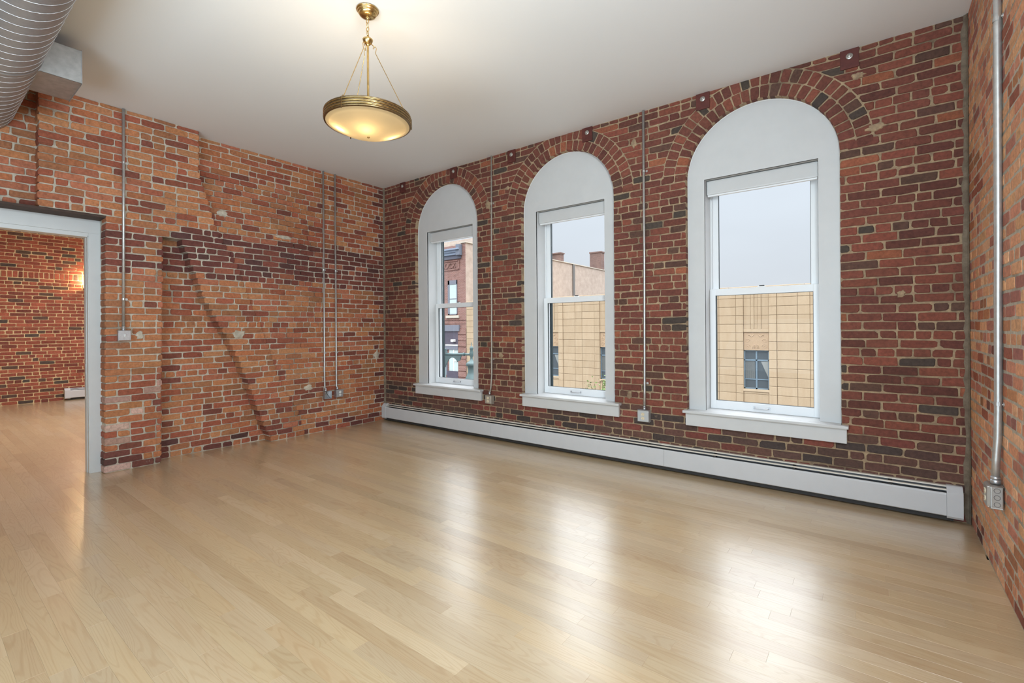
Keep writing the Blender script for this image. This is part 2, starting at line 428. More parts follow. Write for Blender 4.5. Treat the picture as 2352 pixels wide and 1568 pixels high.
def course_fill(pieces, P, v0, v1, ua, ub, L, off, colf, deep_ends=(0, 0), slant=None, joint=0.010, half=None, vmax=None, dmin=0.02, proud=0.0050):
    """fill one course [ua,ub] with bricks of module L; slant=(ua_top, ub_top)"""
    xs = []
    k = math.floor((ua - off) / L)
    x = off + k * L
    while x < ub + L: xs.append(x + RNG.uniform(-.007, .007)); x += L
    cuts = [ua] + [q for q in xs if ua + 0.035 < q < ub - 0.035] + [ub]
    if half:   # break some stretchers in two headers
        c2 = [cuts[0]]
        for a, b in zip(cuts, cuts[1:]):
            if b - a > 0.15 and RNG.random() < half: c2.append((a + b) / 2 + RNG.uniform(-.012, .012))
            c2.append(b)
        cuts = c2
    wob = lambda u, s: 0.0022 * sin(u * 3.1 + s) + 0.0015 * sin(u * 9.7 + 2 * s)
    for i, (a, b) in enumerate(zip(cuts, cuts[1:])):
        g = joint / 2 * RNG.uniform(.6, 1.3); g2 = joint / 2 * RNG.uniform(.6, 1.3)
        a0 = a + (g if i else 0.001); b0 = b - (g2 if i < len(cuts) - 2 else 0.001)
        a1, b1 = a0, b0
        if slant and i == 0: a1 = slant[0] + 0.001
        if slant and i == len(cuts) - 2: b1 = slant[1] - 0.001
        if b0 - a0 < 0.02 or b1 - a1 < 0.012: continue
        s0 = v0 * 7
        lo = v0 + RNG.uniform(-.0012, .0015); hi = v1 + RNG.uniform(-.0015, .0012)
        q = [(a0, lo + wob(a0, s0)), (b0, lo + wob(b0, s0)), (b1, hi + wob(b1, s0)), (a1, hi + wob(a1, s0))]
        d = dmin
        if i == 0: d = max(d, deep_ends[0])
        if i == len(cuts) - 2: d = max(d, deep_ends[1])
        pieces.append(brick_piece(q, P, colf((a + b) / 2, (v0 + v1) / 2), d, vmax, proud=proud))

CH = 0.0675; JT = 0.0090; HH = 3.55
NC = int(HH / CH) + 1
# palettes (display colours seen in the photograph; albedo is a little higher)
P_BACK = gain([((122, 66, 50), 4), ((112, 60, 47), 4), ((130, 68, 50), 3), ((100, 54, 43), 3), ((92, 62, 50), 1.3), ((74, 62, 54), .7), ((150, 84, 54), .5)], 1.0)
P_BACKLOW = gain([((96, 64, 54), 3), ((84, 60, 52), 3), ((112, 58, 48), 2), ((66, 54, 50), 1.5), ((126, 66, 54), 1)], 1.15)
P_ORANGE = gain([((176, 114, 74), 3), ((168, 102, 66), 3), ((156, 102, 68), 2.5), ((180, 122, 82), 1.5), ((154, 84, 60), 2.6), ((140, 76, 56), 1.4), ((122, 68, 54), .8), ((170, 102, 74), 1.8)], 1.06, .04)
P_DARKBAND = gain([((112, 60, 50), 4), ((104, 54, 47), 3), ((128, 66, 52), 2), ((92, 56, 52), 1), ((160, 90, 64), .6)], 1.0)
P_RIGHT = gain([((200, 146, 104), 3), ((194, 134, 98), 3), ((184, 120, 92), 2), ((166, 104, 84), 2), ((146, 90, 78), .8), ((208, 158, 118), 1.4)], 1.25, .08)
P_FAR = gain([((136, 70, 50), 4), ((126, 62, 46), 4), ((146, 76, 54), 2.5), ((110, 56, 44), 2), ((84, 62, 52), 1.2), ((72, 60, 54), .6)], 1.3)
P_PALE = gain([((196, 160, 144), 1), ((176, 136, 120), 1)], 1.1)

# ------------------------------------------------------------------ structure: floor
floor = empty('floor', (0, 0, 0), label='light oak strip floor running wall to wall under the windows', cat='floor', kind='structure')
RX0, RX1, RY0 = -7.0, 6.5, -9.0
B().box(RX0 - .3, RX1 + .3, RY0 - .3, 0.3, -0.16, -0.019).build('subfloor', STRUCT, floor)
planks = []
PW = 0.0826
PAL_W = [(0.61, 0.46, 0.275), (0.59, 0.44, 0.26), (0.635, 0.485, 0.305), (0.60, 0.455, 0.285), (0.565, 0.41, 0.24), (0.62, 0.46, 0.27)]
y = 0.02; row = 0
while y > RY0:
    x = RX0 - RNG.uniform(0, 1.0)
    while x < RX1:
        L = RNG.choice((.5, .7, .9, 1.1, 1.4, 1.7)) * RNG.uniform(.85, 1.15)
        x1 = min(x + L, RX1); xa = max(x, RX0)
        if x1 - xa > 0.03:
            g = 0.00012; dz = RNG.uniform(-.0001, .0001); bz = 0.0003
            a, b, c, d = xa + g, x1 - g, y - PW + g, y - g
            V = []
            for z, e in ((-.018, 0), (-bz + dz, 0), (dz, bz)):
                V += [(a + e, c + e, z), (b - e, c + e, z), (b - e, d - e, z), (a + e, d - e, z)]
            F = [(0, 1, 5, 4), (1, 2, 6, 5), (2, 3, 7, 6), (3, 0, 4, 7), (4, 5, 9, 8), (5, 6, 10, 9), (6, 7, 11, 10), (7, 4, 8, 11), (8, 9, 10, 11)]
            col = RNG.choice(PAL_W); k = RNG.gauss(1.0, .045); col = tuple(q * k for q in col)
            vis = score(None, V[8:]) if (xa > -.3 or (y < -2.0 and y > -6)) else 0
            planks.append((V, F, col, (RNG.uniform(0, 50), RNG.uniform(0, 50), 0), vis))
        x = x + L
    y -= PW; row += 1
scatter_pieces(planks, 'plank', 'planks', OAK, floor)

# ------------------------------------------------------------------ ceiling
B().box(RX0 - .3, RX1 + .3, RY0 - .3, 0.3, HH, HH + .15).build('ceiling', CEIL, origin=(3, -3, HH))
ceil_o = bpy.data.objects['ceiling']; tag(ceil_o, 'smooth flat white painted ceiling above the brick walls', 'ceiling', kind='structure')

# ------------------------------------------------------------------ window wall (wall_back)
WINS = [  # centre x of masonry opening, opening left, right (in the panel)
    (1.317, 0.905, 1.783), (3.22, 2.797, 3.685), (5.160, 4.714, 5.612)]
AW, ZS, AH = 0.600, 2.774, 0.591
RA1, RH1 = 0.105, 0.105
def arch_pts(xc, a, h, z0, n=28):
    pts = [(xc - a, z0)]
    for i in range(n + 1):
        t = pi - pi * i / n
        pts.append((xc + a * cos(t), ZS + h * sin(t)))
    pts.append((xc + a, z0)); return pts
wall_back = empty('wall_back', (0, 0, 0), label='dark red brick wall pierced by three arched windows', cat='wall', kind='structure')
mb = B().holed([(-.35, -.02), (6.9, -.02), (6.9, HH), (-.35, HH)], [arch_pts(w[0], AW + .002, AH + .002, .56)[::-1] for w in WINS], 'Y', 0.0, 0.36)
mb.build('mortar', MM_BACK, wall_back)
PB = lambda u, v, w: (u, -w, v)
# second room's window wall, never in view but open to the sky
mb = B(); mb.box(-7.3, -.34, 0, .35, 0, HH)
tag(mb.build('wall_next_room', plain('brick_plain', (.33, .14, .09), .9), origin=(-4, 0, 0)), 'window wall of the next room beyond the doorway', 'wall', kind='structure')

pieces = []
def col_back(u, v):
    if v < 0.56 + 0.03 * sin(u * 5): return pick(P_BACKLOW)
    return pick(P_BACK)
def halfw(v):
    if v < .555: return None
    if v < ZS: return AW
    t = (v - ZS) / (AH + .222)
    if t >= 1: return 0.0
    return (AW + .222) * sqrt(max(0, 1 - max(t, 0) ** 2))
for k in range(NC):
    v0 = k * CH + JT / 2; v1 = min((k + 1) * CH - JT / 2, HH - .002)
    if v1 - v0 < .02: continue
    vm = (v0 + v1) / 2
    hdr = (k % 7 == 3)
    L = 0.106 if hdr else 0.211
    off = (0.053 if hdr else 0.1055 * (k % 2)) + RNG.uniform(-.02, .02)
    h0, h1, hm = halfw(v0), halfw(v1), halfw(vm)
    if hm is None:
        course_fill(pieces, PB, v0, v1, 0.004, 6.498, L, off, col_back, half=None if hdr else .10, vmax=HH - .001)
    else:
        if hm == AW: h0 = h1 = AW
        if h0 is None: h0 = hm
        ed = [0.004] + [q for w in WINS for q in (w[0] - h0, w[0] + h0)] + [6.498]
        et = [0.004] + [q for w in WINS for q in (w[0] - h1, w[0] + h1)] + [6.498]
        dp = 0.085 if hm == AW else 0.02
        for i in range(0, 8, 2):
            course_fill(pieces, PB, v0, v1, ed[i], ed[i + 1], L, off, col_back, deep_ends=(dp if i else 0, dp if i < 6 else 0), slant=(et[i], et[i + 1]), half=None if hdr else .10, vmax=HH - .001)
for wx, _, _ in WINS:   # two rowlock rings of each arch
    for ring in range(2):
        a0 = AW + ring * .111; h0 = AH + ring * .111; a1 = a0 + .104; h1 = h0 + .104
        n = 27 + ring * 4
        ang = [pi * i / n + (RNG.uniform(-.008, .008) if 0 < i < n else 0) for i in range(n + 1)]
        for i in range(n):
            g = 0.0045 / a0; s0, s1 = ang[i] + g, ang[i + 1] - g
            q = [(wx + a0 * cos(s0), ZS + h0 * sin(s0)), (wx + a1 * cos(s0), ZS + h1 * sin(s0)), (wx + a1 * cos(s1), ZS + h1 * sin(s1)), (wx + a0 * cos(s1), ZS + h0 * sin(s1))]
            if min(p_[1] for p_ in q) > HH - .02: continue
            pieces.append(brick_piece(q, PB, pick(P_BACK), 0.085 if ring == 0 else .02, vmax=HH - .001))
scatter_pieces(pieces, 'brick', 'bricks', MB_BACK, wall_back)

def smear(P, u, v, ru, rv, mat, parent):
    b = B(); n = 16; rr = [RNG.uniform(.65, 1.15) for _ in range(n)]
    rings = []
    for k_, w in ((1.0, .002), (.8, .0125), (.45, .0145)):
        rings.append([b.bm.verts.new(P(u + ru * k_ * rr[i] * cos(2 * pi * i / n), v + rv * k_ * rr[i] * sin(2 * pi * i / n), w + RNG.uniform(-.0008, .0008))) for i in range(n)])
    for q in range(2):
        for i in range(n): b.bm.faces.new((rings[q][i], rings[q][(i + 1) % n], rings[q + 1][(i + 1) % n], rings[q + 1][i]))
    b.bm.faces.new(rings[2]); b.build('mortar_patch', mat, parent)
for u, v, a, b_ in ((5.99, 2.90, .075, .038), (5.88, 3.33, .05, .03), (2.10, 2.95, .05, .06), (4.05, 3.25, .035, .05), (2.42, 3.10, .045, .03), (2.30, 1.05, .05, .03), (6.13, 1.62, .03, .035), (3.98, .70, .03, .05)):
    smear(PB, u, v, a, b_, MM_BACK, wall_back)

# ------------------------------------------------------------------ left wall
wall_left = empty('wall_left', (0, 0, 0), label='orange brick wall with a stepped diagonal recess and doorway', cat='wall', kind='structure')
def XP(v): return 0.012 + 0.158 * v / HH          # leaning face of the projecting chimney mass
def XT(v): return XP(v) - 0.170                   # back of the triangular recess
def interp(tab, v):
    tab = sorted(tab)
    if v <= tab[0][0]:
        (a, b), (c, d) = tab[0], tab[1]; return b + (d - b) * (v - a) / (c - a)
    for (a, b), (c, d) in zip(tab, tab[1:]):
        if v <= c: return b + (d - b) * (v - a) / (c - a)
    return tab[-1][1]
TL = [(2.38, -2.736), (2.27, -2.68), (2.0, -2.588), (1.717, -2.493), (1.477, -2.364), (1.083, -2.16), (.651, -2.009), (.324, -1.896), (.038, -1.779)]
TR = [(3.55, -2.553), (3.087, -2.556), (2.776, -2.457), (2.5, -2.376), (2.317, -2.278), (2.107, -2.15), (1.734, -2.033), (1.453, -1.911), (1.215, -1.825), (.836, -1.707), (.552, -1.573), (.313, -1.433), (.077, -1.359)]
def YL(v): return interp(TL, v) + .34 * (.1 - XP(v))
def YR(v): return interp(TR, v) + .30 * (.15 - XP(v))
PIER_L, PIER_R, MASS_L, ZREC, ZLIN = -3.345, -2.878, -3.805, 2.36, 2.50
def XR(u, v):
    g_ = XP(v) - .022 if v < 2.45 else max(0, (XP(v) - .022) * (1 - (v - 2.45) / .75))
    s_ = min(1, max(0, (-u - .95) / .75)); return max(g_, -.012) * s_ * s_ * (3 - 2 * s_)
PL0 = lambda u, v, w: (XR(u, v) + w, u, v)
PLm = lambda u, v, w: (XP(v) + w, u, v)
PLt = lambda u, v, w: (XT(v) + w, u, v)
PLf = lambda u, v, w: (XP(v) - .13 + w, u, v)
def col_left(u, v):
    d = (u - YL(v))            # distance right of the zigzag
    band = 1.97 + .04 * sin(u * 4) < v < 2.50 - .25 * max(0, (-2.6 - u)) + .03 * sin(u * 7)
    if band and (u > -2.75 or RNG.random() < .55): return pick(P_DARKBAND)
    if u < -2.9 and v < .95 and RNG.random() < .16: return pick(P_PALE)
    if v < .22: return pick(P_DARKBAND) if RNG.random() < .35 else pick(P_ORANGE)
    if u > -.16 and RNG.random() < .5: return pick(P_DARKBAND)
    return pick(P_ORANGE)
pieces = []; mb = B()
for k in range(NC):
    v0 = k * CH + JT / 2; v1 = min((k + 1) * CH - JT / 2, HH - .002)
    if v1 - v0 < .02: continue
    vm = (v0 + v1) / 2; vb, vt = k * CH, min((k + 1) * CH, HH)
    hdr = (k % 8 == 5); L = 0.104 if hdr else 0.208
    off = (0.05 if hdr else 0.104 * (k % 2)) + RNG.uniform(-.015, .015)
    hf = None if hdr else .12
    yr = YR(vm); xm = XP(vm)
    # plane right of the mass
    mb.box(-.3, 0.0, -.95, 0.0, vb, vt)
    uu = yr - .20
    while uu < -.95:
        u2 = min(uu + .12, -.95); mb.box(-.3, min(XR(uu, vb), XR(u2, vb), XR(uu, vt), XR(u2, vt)) - .001, uu, u2, vb, vt); uu = u2
    course_fill(pieces, PL0, v0, v1, yr - .03, -0.006, L, off, col_left, half=hf, joint=.011, vmax=HH - .001)
    left = PIER_L if vm < ZLIN else MASS_L
    if vm < ZREC:
        yl = YL(vm)
        segs = [(left, PIER_R), (yl, yr)]
        xt = XT(vm)
        mb.box(-.34, xt, PIER_R - .06, yl + .1, vb, vt)
        course_fill(pieces, PLt, v0, v1, PIER_R - .05, yl + .06, L, off + .05, col_left, half=hf, joint=.011)
    else: segs = [(left, yr)]
    for (a, b) in segs:
        mb.box(-.34, xm - .002, a + .012, b - .012, vb, vt)
        jl = RNG.uniform(-.004, .004)
        course_fill(pieces, PLm, v0, v1, a + (RNG.uniform(-.010, .010) if a > PIER_L + .5 else jl), b + RNG.uniform(-.004, .004), L, a + (.104 if k % 2 else 0), col_left, deep_ends=(.15, .15), half=hf, joint=.011, vmax=HH - .001)
    if vm > ZLIN:
        mb.box(-.34, xm - .132, -6.2, MASS_L + .02, vb, vt)
        course_fill(pieces, PLf, v0, v1, -6.2, MASS_L + .012, L, off, col_left, half=hf, joint=.011, vmax=HH - .001)
mb.build('mortar', MM_LEFT, wall_left)
for f_, u, v, a, b_ in ((PLm, -2.13, 1.34, .09, .05), (PLm, -3.07, 1.34, .035, .05), (PL0, -1.25, .62, .08, .04), (PL0, -2.30, 2.72, .07, .04), (PL0, -.16, 1.0, .05, .08), (PL0, -1.6, 2.55, .12, .025)):
    smear(f_, u, v, a, b_, MM_LEFT, wall_left)
scatter_pieces(pieces, 'brick', 'bricks', MB_LEFT, wall_left)
# wall further left, beyond the opening (outside the frame)
tag(B().box(-.30, -.02, RY0, -5.75, 0, HH).build('wall_left_end', plain('brick_plain_left', (.42, .22, .13), .9), origin=(0, -7, 0)), 'brick wall beyond the wide doorway', 'wall', kind='structure')
# dark steel lintel over the doorway
tag(B().box(-.09, XP(2.46) + .004, -6.2, PIER_L + .005, 2.474, 2.494).build('lintel', STEELDARK, origin=(0, -4, 2.48)), 'thin dark steel lintel under the bricks above the doorway', 'lintel', kind='structure')

# ------------------------------------------------------------------ doorway casing (door_1)
d1 = empty('door_1', (-.1, -3.4, 0), label='wide white cased doorway cut through the left brick wall', cat='doorway', kind='structure')
CX = -.10
B().box(CX - .02, CX, -3.425, -3.338, 0, 2.345, .002).build('casing_side', WHITE, d1)
B().box(CX - .02, CX, -5.72, -3.338, 2.345, 2.478, .002).build('casing_head', WHITE, d1)
B().box(CX - .02, CX, -5.72, -5.60, 0, 2.345, .002).build('casing_side', WHITE, d1)
B().box(CX - .06, CX - .008, -3.431, -3.41, 0, 2.32, .002).box(CX - .135, CX - .06, -3.436, -3.41, 0, 2.32, .002).build('jamb', WHITE, d1)
B().box(CX - .135, CX - .008, -5.60, -3.41, 2.305, 2.345, .002).build('head_jamb', WHITE, d1)
B().box(CX - .135, CX - .008, -5.64, -5.60, 0, 2.32, .002).build('jamb', WHITE, d1)
B().box(CX - .115, CX - .075, -3.4385, -3.4355, .955, 1.065, .001).build('latch_plate', GALV, d1)
B().tube([(CX - .004, -3.336, 0.0), (CX - .004, -3.336, 2.48)], .006, 8).build('caulk_bead', CAULK, d1)

# ------------------------------------------------------------------ right wall
wall_right = empty('wall_right', (6.5, 0, 0), label='pale orange brick wall with a vertical conduit at the right edge', cat='wall', kind='structure')
B().box(6.5, 6.8, RY0, 0.0, 0, HH).build('mortar', MM_LEFT, wall_right)
PR = lambda u, v, w: (6.5 - w, -u, v)
def col_right(u, v):
    n = sin(u * 3 + v * 2.2) + sin(v * 4.7 - u)
    if v < .35 and RNG.random() < .15: return pick(P_DARKBAND)
    return pick(P_RIGHT) if (n > -.6 or RNG.random() < .5) else pick(P_ORANGE)
pieces = []
for k in range(NC):
    v0 = k * CH + .0065; v1 = min((k + 1) * CH - .0065, HH - .002)
    if v1 - v0 < .02: continue
    hdr = (k % 6 == 1); L = 0.106 if hdr else 0.209
    off = (0.053 if hdr else 0.1045 * (k % 2)) + RNG.uniform(-.02, .02)
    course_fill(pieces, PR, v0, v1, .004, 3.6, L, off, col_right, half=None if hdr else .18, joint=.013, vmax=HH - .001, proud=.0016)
scatter_pieces(pieces, 'brick', 'bricks', MB_LEFT, wall_right)
# mortar smeared into the two inner corners
def corner_fillet(name, x, sgn, label):
    b = B(); bm = b.bm; rows = []; n = 60
    for i in range(n + 1):
        z = HH * i / n; w1 = .012 + .010 * RNG.random(); w2 = .018 + .018 * RNG.random()
        rows.append([bm.verts.new(p) for p in ((x, 0.002, z), (x + sgn * w2, -.0075, z), (x + sgn * .008, -w1 * .8, z), (x, -w1 - .012, z))])
    for i in range(n):
        for j in range(3): bm.faces.new((rows[i][j], rows[i][j + 1], rows[i + 1][j + 1], rows[i + 1][j]))
    return tag(b.build(name, MM_CORNER, origin=(x, 0, 0)), label, 'mortar', kind='structure')
corner_fillet('trim_1', 6.495, -1, 'grey mortar smeared down the right inner corner')
corner_fillet('trim_2', 0.005, 1, 'grey mortar smeared down the far left inner corner')

# ------------------------------------------------------------------ far room wall
wall_far = empty('wall_far', (-6.97, 0, 0), label='dark red brick wall of the next room seen through the doorway', cat='wall', kind='structure')
B().box(-7.25, -6.97, -9, 0, 0, HH).build('mortar', MM_FAR, wall_far)
PF = lambda u, v, w: (-6.97 + w, u, v)
pieces = []
def col_far(u, v): return pick(P_FAR)
k = 0; v = 0
CF = 0.0672
while v < HH - .02:
    row = abs(v - 2.44) < CF / 2
    h = .125 if row else CF
    v0, v1 = v + .004, min(v + h - .005, HH - .002)
    hdr = k % 7 == 6
    L = .072 if row else (.108 if hdr else .213)
    course_fill(pieces, PF, v0, v1, -5.0, -.01, L, (0 if row or hdr else .106 * (k % 2)) + RNG.uniform(-.02, .02), col_far, half=None if (row or hdr) else .05, joint=.011, vmax=HH - .001)
    v += h; k += 1
scatter_pieces(pieces, 'brick', 'bricks', MB_FAR, wall_far)
# unseen end walls close the loft; the near end has large window openings
mb = B(); mb.box(-7.3, 6.8, RY0 - .3, RY0, 0, HH)
tag(mb.build('wall_front', WHITE_WALL, origin=(3, RY0, 0)), 'plain white wall closing the loft behind the viewer', 'wall', kind='structure')

# ------------------------------------------------------------------ windows
def window(i, xc, x0, x1):
    w = empty('window_%d' % i, (xc, 0.07, .6), label=('narrow looking far arched window, nearest the room corner', 'middle arched window of the three with the tree tip outside', 'large right arched window nearest the viewer showing the stone facade')[i - 1], cat='window', kind='structure')
    PY = 0.055; HD = 2.765; ST = 0.605
    # arched white surround with the opening cut out
    out = arch_pts(xc, AW - .001, AH - .001, ST - .02)
    B().holed(out, [[(x0, ST - .01), (x0, HD), (x1, HD), (x1, ST - .01)]], 'Y', PY, PY + .02).build('arched_surround', WHITE, w)
    b = B(); b.tube([(p[0], PY + .001, p[1]) for p in arch_pts(xc, AW - .003, AH - .003, ST, 60)], .0045, 6); b.build('caulk_bead', CAULK, w)
    # jamb liner boards
    B().box(x0 - .02, x0, PY + .004, .36, ST - .01, HD + .02, .001).build('side_jamb', WHITE, w)
    B().box(x1, x1 + .02, PY + .004, .36, ST - .01, HD + .02, .001).build('side_jamb', WHITE, w)
    B().box(x0 - .02, x1 + .02, PY + .004, .36, HD, HD + .02, .001).build('head_jamb', WHITE, w)
    # roller shade cassette at the head
    B().box(x0 + .006, x1 - .004, .105, .195, HD - .137, HD - .006, .012).build('shade_cassette', WHITE, w)
    B().box(x0 + .012, x1 - .012, .118, .150, HD - .150, HD - .135, .004).build('shade_rail', VINYL, w)
    # sill board and apron
    sl, sr = {1: (.728, 2.005), 2: (2.628, 3.893), 3: (4.535, 5.808)}[i]
    B().box(xc - AW + .004, xc + AW - .004, -.001, .215, ST - .024, ST, .0).box(sl, sr, -.072, .0, ST - .024, ST, .005).build('sill_board', WHITE, w)
    B().box(sl + .022, sr - .012, -.045, -.008, ST - .140, ST - .024, .003).build('apron', WHITE, w)
    # upper sash (outer track)
    a, c = x0 + .020, x1 - .020
    def sash(name, a, c, z0, z1, y, st, bot, top, gl):
        o = B().box(a, a + st, y, y + .035, z0, z1, .002).box(c - st, c, y, y + .035, z0, z1, .002).box(a + st, c - st, y, y + .035, z0, z0 + bot, .002).box(a + st, c - st, y, y + .035, z1 - top, z1, .002).build(name, VINYL, w)
        B().box(a + st - .006, c - st + .006, y + .016, y + .020, z0 + bot - .004, z1 - top + .004).build('glass_pane', GLASS, o)
        b = B(); gs = .004; A, Cc, z_0, z_1 = a + st, c - st, z0 + bot, z1 - top
        b.box(A, A + gs, y + .010, y + .026, z_0, z_1); b.box(Cc - gs, Cc, y + .010, y + .026, z_0, z_1); b.box(A, Cc, y + .010, y + .026, z_0, z_0 + .003); b.box(A, Cc, y + .010, y + .026, z_1 - .003, z_1)
        b.build('glazing_gasket', GREEN, o)
        return o
    up = sash('upper_sash', a, c, 1.700, HD - .01, .252, .052, .040, .05, None)
    lo = sash('lower_sash', x0 + .003, x1 - .003, ST + .002, 1.746, .208, .050, .078, .062, None)
    # track pieces visible at the left of the sashes
    B().box(x0, x0 + .018, .246, .256, ST, HD, .001).box(x0, x0 + .010, .296, .330, ST, HD, .001).box(x1 - .018, x1, .246, .256, ST, HD, .001).build('sash_track', VINYL, w)
    B().box(x0 - .02, x0 + .032, .335, .362, ST - .02, HD, .002).box(x1 - .032, x1 + .02, .335, .362, ST - .02, HD, .002).build('exterior_frame', GREEN, w)
    B().box(x0 - .02, x1 + .02, .215, .40, ST - .045, ST - .012, .0).build('exterior_sill', GREEN, w)
    xm = (x0 + x1) / 2 - .005
    B().box(xm - .03, xm + .03, .222, .246, 1.746, 1.754, .002).build('lock_base', WPLAST, w)
    B().box(xm - .018, xm + .024, .226, .240, 1.752, 1.764, .003).build('sash_lock', BLACK, w)
    B().tube([(xm - .062, .207, ST + .040), (xm - .060, .186, ST + .040), (xm - .045, .180, ST + .038), (xm + .045, .180, ST + .038), (xm + .060, .186, ST + .040), (xm + .062, .207, ST + .040)], .0042, 8).box(xm - .07, xm - .054, .202, .208, ST + .03, ST + .05, .001).box(xm + .054, xm + .07, .202, .208, ST + .03, ST + .05, .001).build('sash_handle', GALV, w)
for i, (a, b, c) in enumerate(WINS): window(i + 1, a, b, c)

# ------------------------------------------------------------------ anchor plates along the ceiling
AN = [(.457, 'iron anchor plate in the far corner of the window wall'), (1.507, 'iron anchor plate above the far arched window'),
      (2.489, 'iron anchor plate between far and middle arches'), (3.523, 'iron anchor plate on the middle arch, right of its top'),
      (4.724, 'iron anchor plate at the left shoulder of the right arch'), (5.828, 'iron anchor plate right of the large arch')]
for n, (x, lb) in enumerate(AN):
    t = empty('anchor_plate', (x, 0, 3.47), label='oxide red square ' + lb, cat='anchor plate', group='anchor plates under the ceiling')
    B().box(x - .060, x + .060, -.017, -.004, 3.400, 3.548, .002).build('plate', PLATE, t)
    B().lathe([(0, -.017), (.022, -.017), (.024, -.020), (.022, -.023), (0.0, -.023)], (x, 0, 3.492), 'Y', 20).build('washer', BOLT, t)
    B().lathe([(0, -.022), (.013, -.022), (.013, -.030), (.010, -.032), (.007, -.033), (0, -.033)], (x, 0, 3.492), 'Y', 6).build('nut', BOLT, t)

# ------------------------------------------------------------------ baseboard heater
def heater(name, x0, x1, joints, P, label, rail, open_box=True):
    """P(u, d, z) -> xyz ; d = distance out from the wall"""
    h = empty(name, P((x0 + x1) / 2, 0, 0), label=label, cat='heater')
    def ext(poly, a, b):
        bb = B(); A = [bb.bm.verts.new(P(a, d, z)) for d, z in poly]; Bv = [bb.bm.verts.new(P(b, d, z)) for d, z in poly]; n = len(poly)
        bb.bm.faces.new(A); bb.bm.faces.new(Bv[::-1])
        for i in range(n): bb.bm.faces.new((A[i], A[(i + 1) % n], Bv[(i + 1) % n], Bv[i]))
        return bb
    cap = .085
    ext([(.010, .04), (.014, .04), (.014, .245), (.010, .245)], x0, x1).build('back_panel', FIN, h)
    ext([(.010, .238), (.010, .252), (.030, .252), (.036, .249), (.038, .243), (.034, .243), (.030, .247), (.014, .247), (.014, .238)], x0 + cap, x1 - cap).build('top_rail', rail, h)
    ext([(.053, .2275), (.053, .233), (.060, .2295), (.063, .223), (.060, .223)], x0 + cap, x1 - cap).build('damper', rail, h)
    ed = [x0 + cap] + joints + [x1 - cap]
    for a, b in zip(ed, ed[1:]):
        ext([(.058, .2035), (.066, .208), (.072, .204), (.076, .196), (.076, .052), (.070, .046), (.055, .046), (.055, .049), (.068, .050), (.072, .055), (.072, .196), (.068, .202)], a + .0008, b - .0008).build('front_panel', HEAT, h)
    ext([(.020, .10), (.052, .10), (.052, .165), (.020, .165)], x0 + cap, x1 - cap).build('fin_element', FIN, h)
    for a in (x0, x1 - cap):
        ext([(.008, .034), (.070, .034), (.081, .050), (.081, .214), (.048, .249), (.038, .256), (.008, .256)], a, a + cap).build('end_cap', HEAT, h)
    for j in joints:
        ext([(.008, .243), (.008, .254), (.031, .254), (.039, .250), (.040, .242), (.030, .244)], j - .035, j + .035).build('joint_cover', rail, h)
    k = x0 + .45
    while k < x1 - .3:
        ext([(.012, .07), (.068, .07), (.068, .218), (.012, .238)], k, k + .022).build('bracket', DARK, h); k += .62
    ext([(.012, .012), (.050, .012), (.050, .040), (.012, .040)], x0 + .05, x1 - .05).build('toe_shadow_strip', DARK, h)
    return h
heater('baseboard_heater', .016, 6.452, [2.177, 4.358], lambda u, d, z: Vector((u, -d, z)), 'long white baseboard heater along the foot of the window wall', HEAT_RAIL)
heater('baseboard_heater', -2.54, -.3, [], lambda u, d, z: Vector((-6.97 + d, u, z * .93)), 'short white baseboard heater seen through the doorway', HEAT)

# ------------------------------------------------------------------ conduits and boxes
def conduit(pts, r, label, straps, mat, wallaxis, nrm, grp='conduits on the brick walls', connector=True):
    c = empty('conduit', pts[-1], label=label, cat='conduit', group=grp)
    B().tube(pts, r, 14).build('pipe', mat, c)
    for s_ in straps:
        s_ = Vector(s_); n = Vector(nrm); side = Vector((0, 0, 1)).cross(n).normalized()
        b = B()
        ring = [s_ + (n * cos(t) + side * sin(t)) * (r + .002) for t in [radians(x) for x in range(-100, 101, 20)]]
        for p_, q_ in zip(ring, ring[1:]):
            a = [b.bm.verts.new(x) for x in (p_ + Vector((0, 0, -.010)), q_ + Vector((0, 0, -.010)), q_ + Vector((0, 0, .010)), p_ + Vector((0, 0, .010)))]
            b.bm.faces.new(a)
        base = s_ - n * (r + .001)
        tabc = base + side * (r + .014)
        b.tube([tabc, tabc + n * .004], .011, 12); b.tube([tabc + n * .003, tabc + n * .008], .005, 8)
        b.build('strap', mat, c)
    if connector:
        e = Vector(pts[-1]); B().tube([e, e + Vector((0, 0, .022))], r + .005, 8).tube([e + Vector((0, 0, .022)), e + Vector((0, 0, .038))], r + .003, 14).build('connector', GALV, c)
    return c
XPc = lambda v: XP(v) + .022
conduit([(XPc(HH) , -3.214, HH - .004), (XPc(2.5), -3.208, 2.5), (XPc(1.395), -3.204, 1.395)], .0125, 'steel conduit on the brick pier beside the doorway, ending at the switch', [(XPc(3.03), -3.211, 3.03), (XPc(1.70), -3.206, 1.70)], PIPE, 'X', (1, 0, 0))
conduit([(.024, -1.020, HH - .004), (.024, -1.022, .75), (.024, -1.018, .60), (.034, -1.012, .548)], .0115, 'left steel conduit of the pair on the left wall, above the open box', [(.024, -1.022, 2.2), (.024, -1.022, 1.065)], PIPE, 'X', (1, 0, 0))
conduit([(.024, -.843, HH - .004), (.024, -.843, .75), (.024, -.842, .60), (.034, -.838, .553)], .0115, 'right steel conduit of the pair on the left wall, above the covered outlet', [(.024, -.843, 2.2), (.024, -.843, 1.065)], PIPE, 'X', (1, 0, 0))
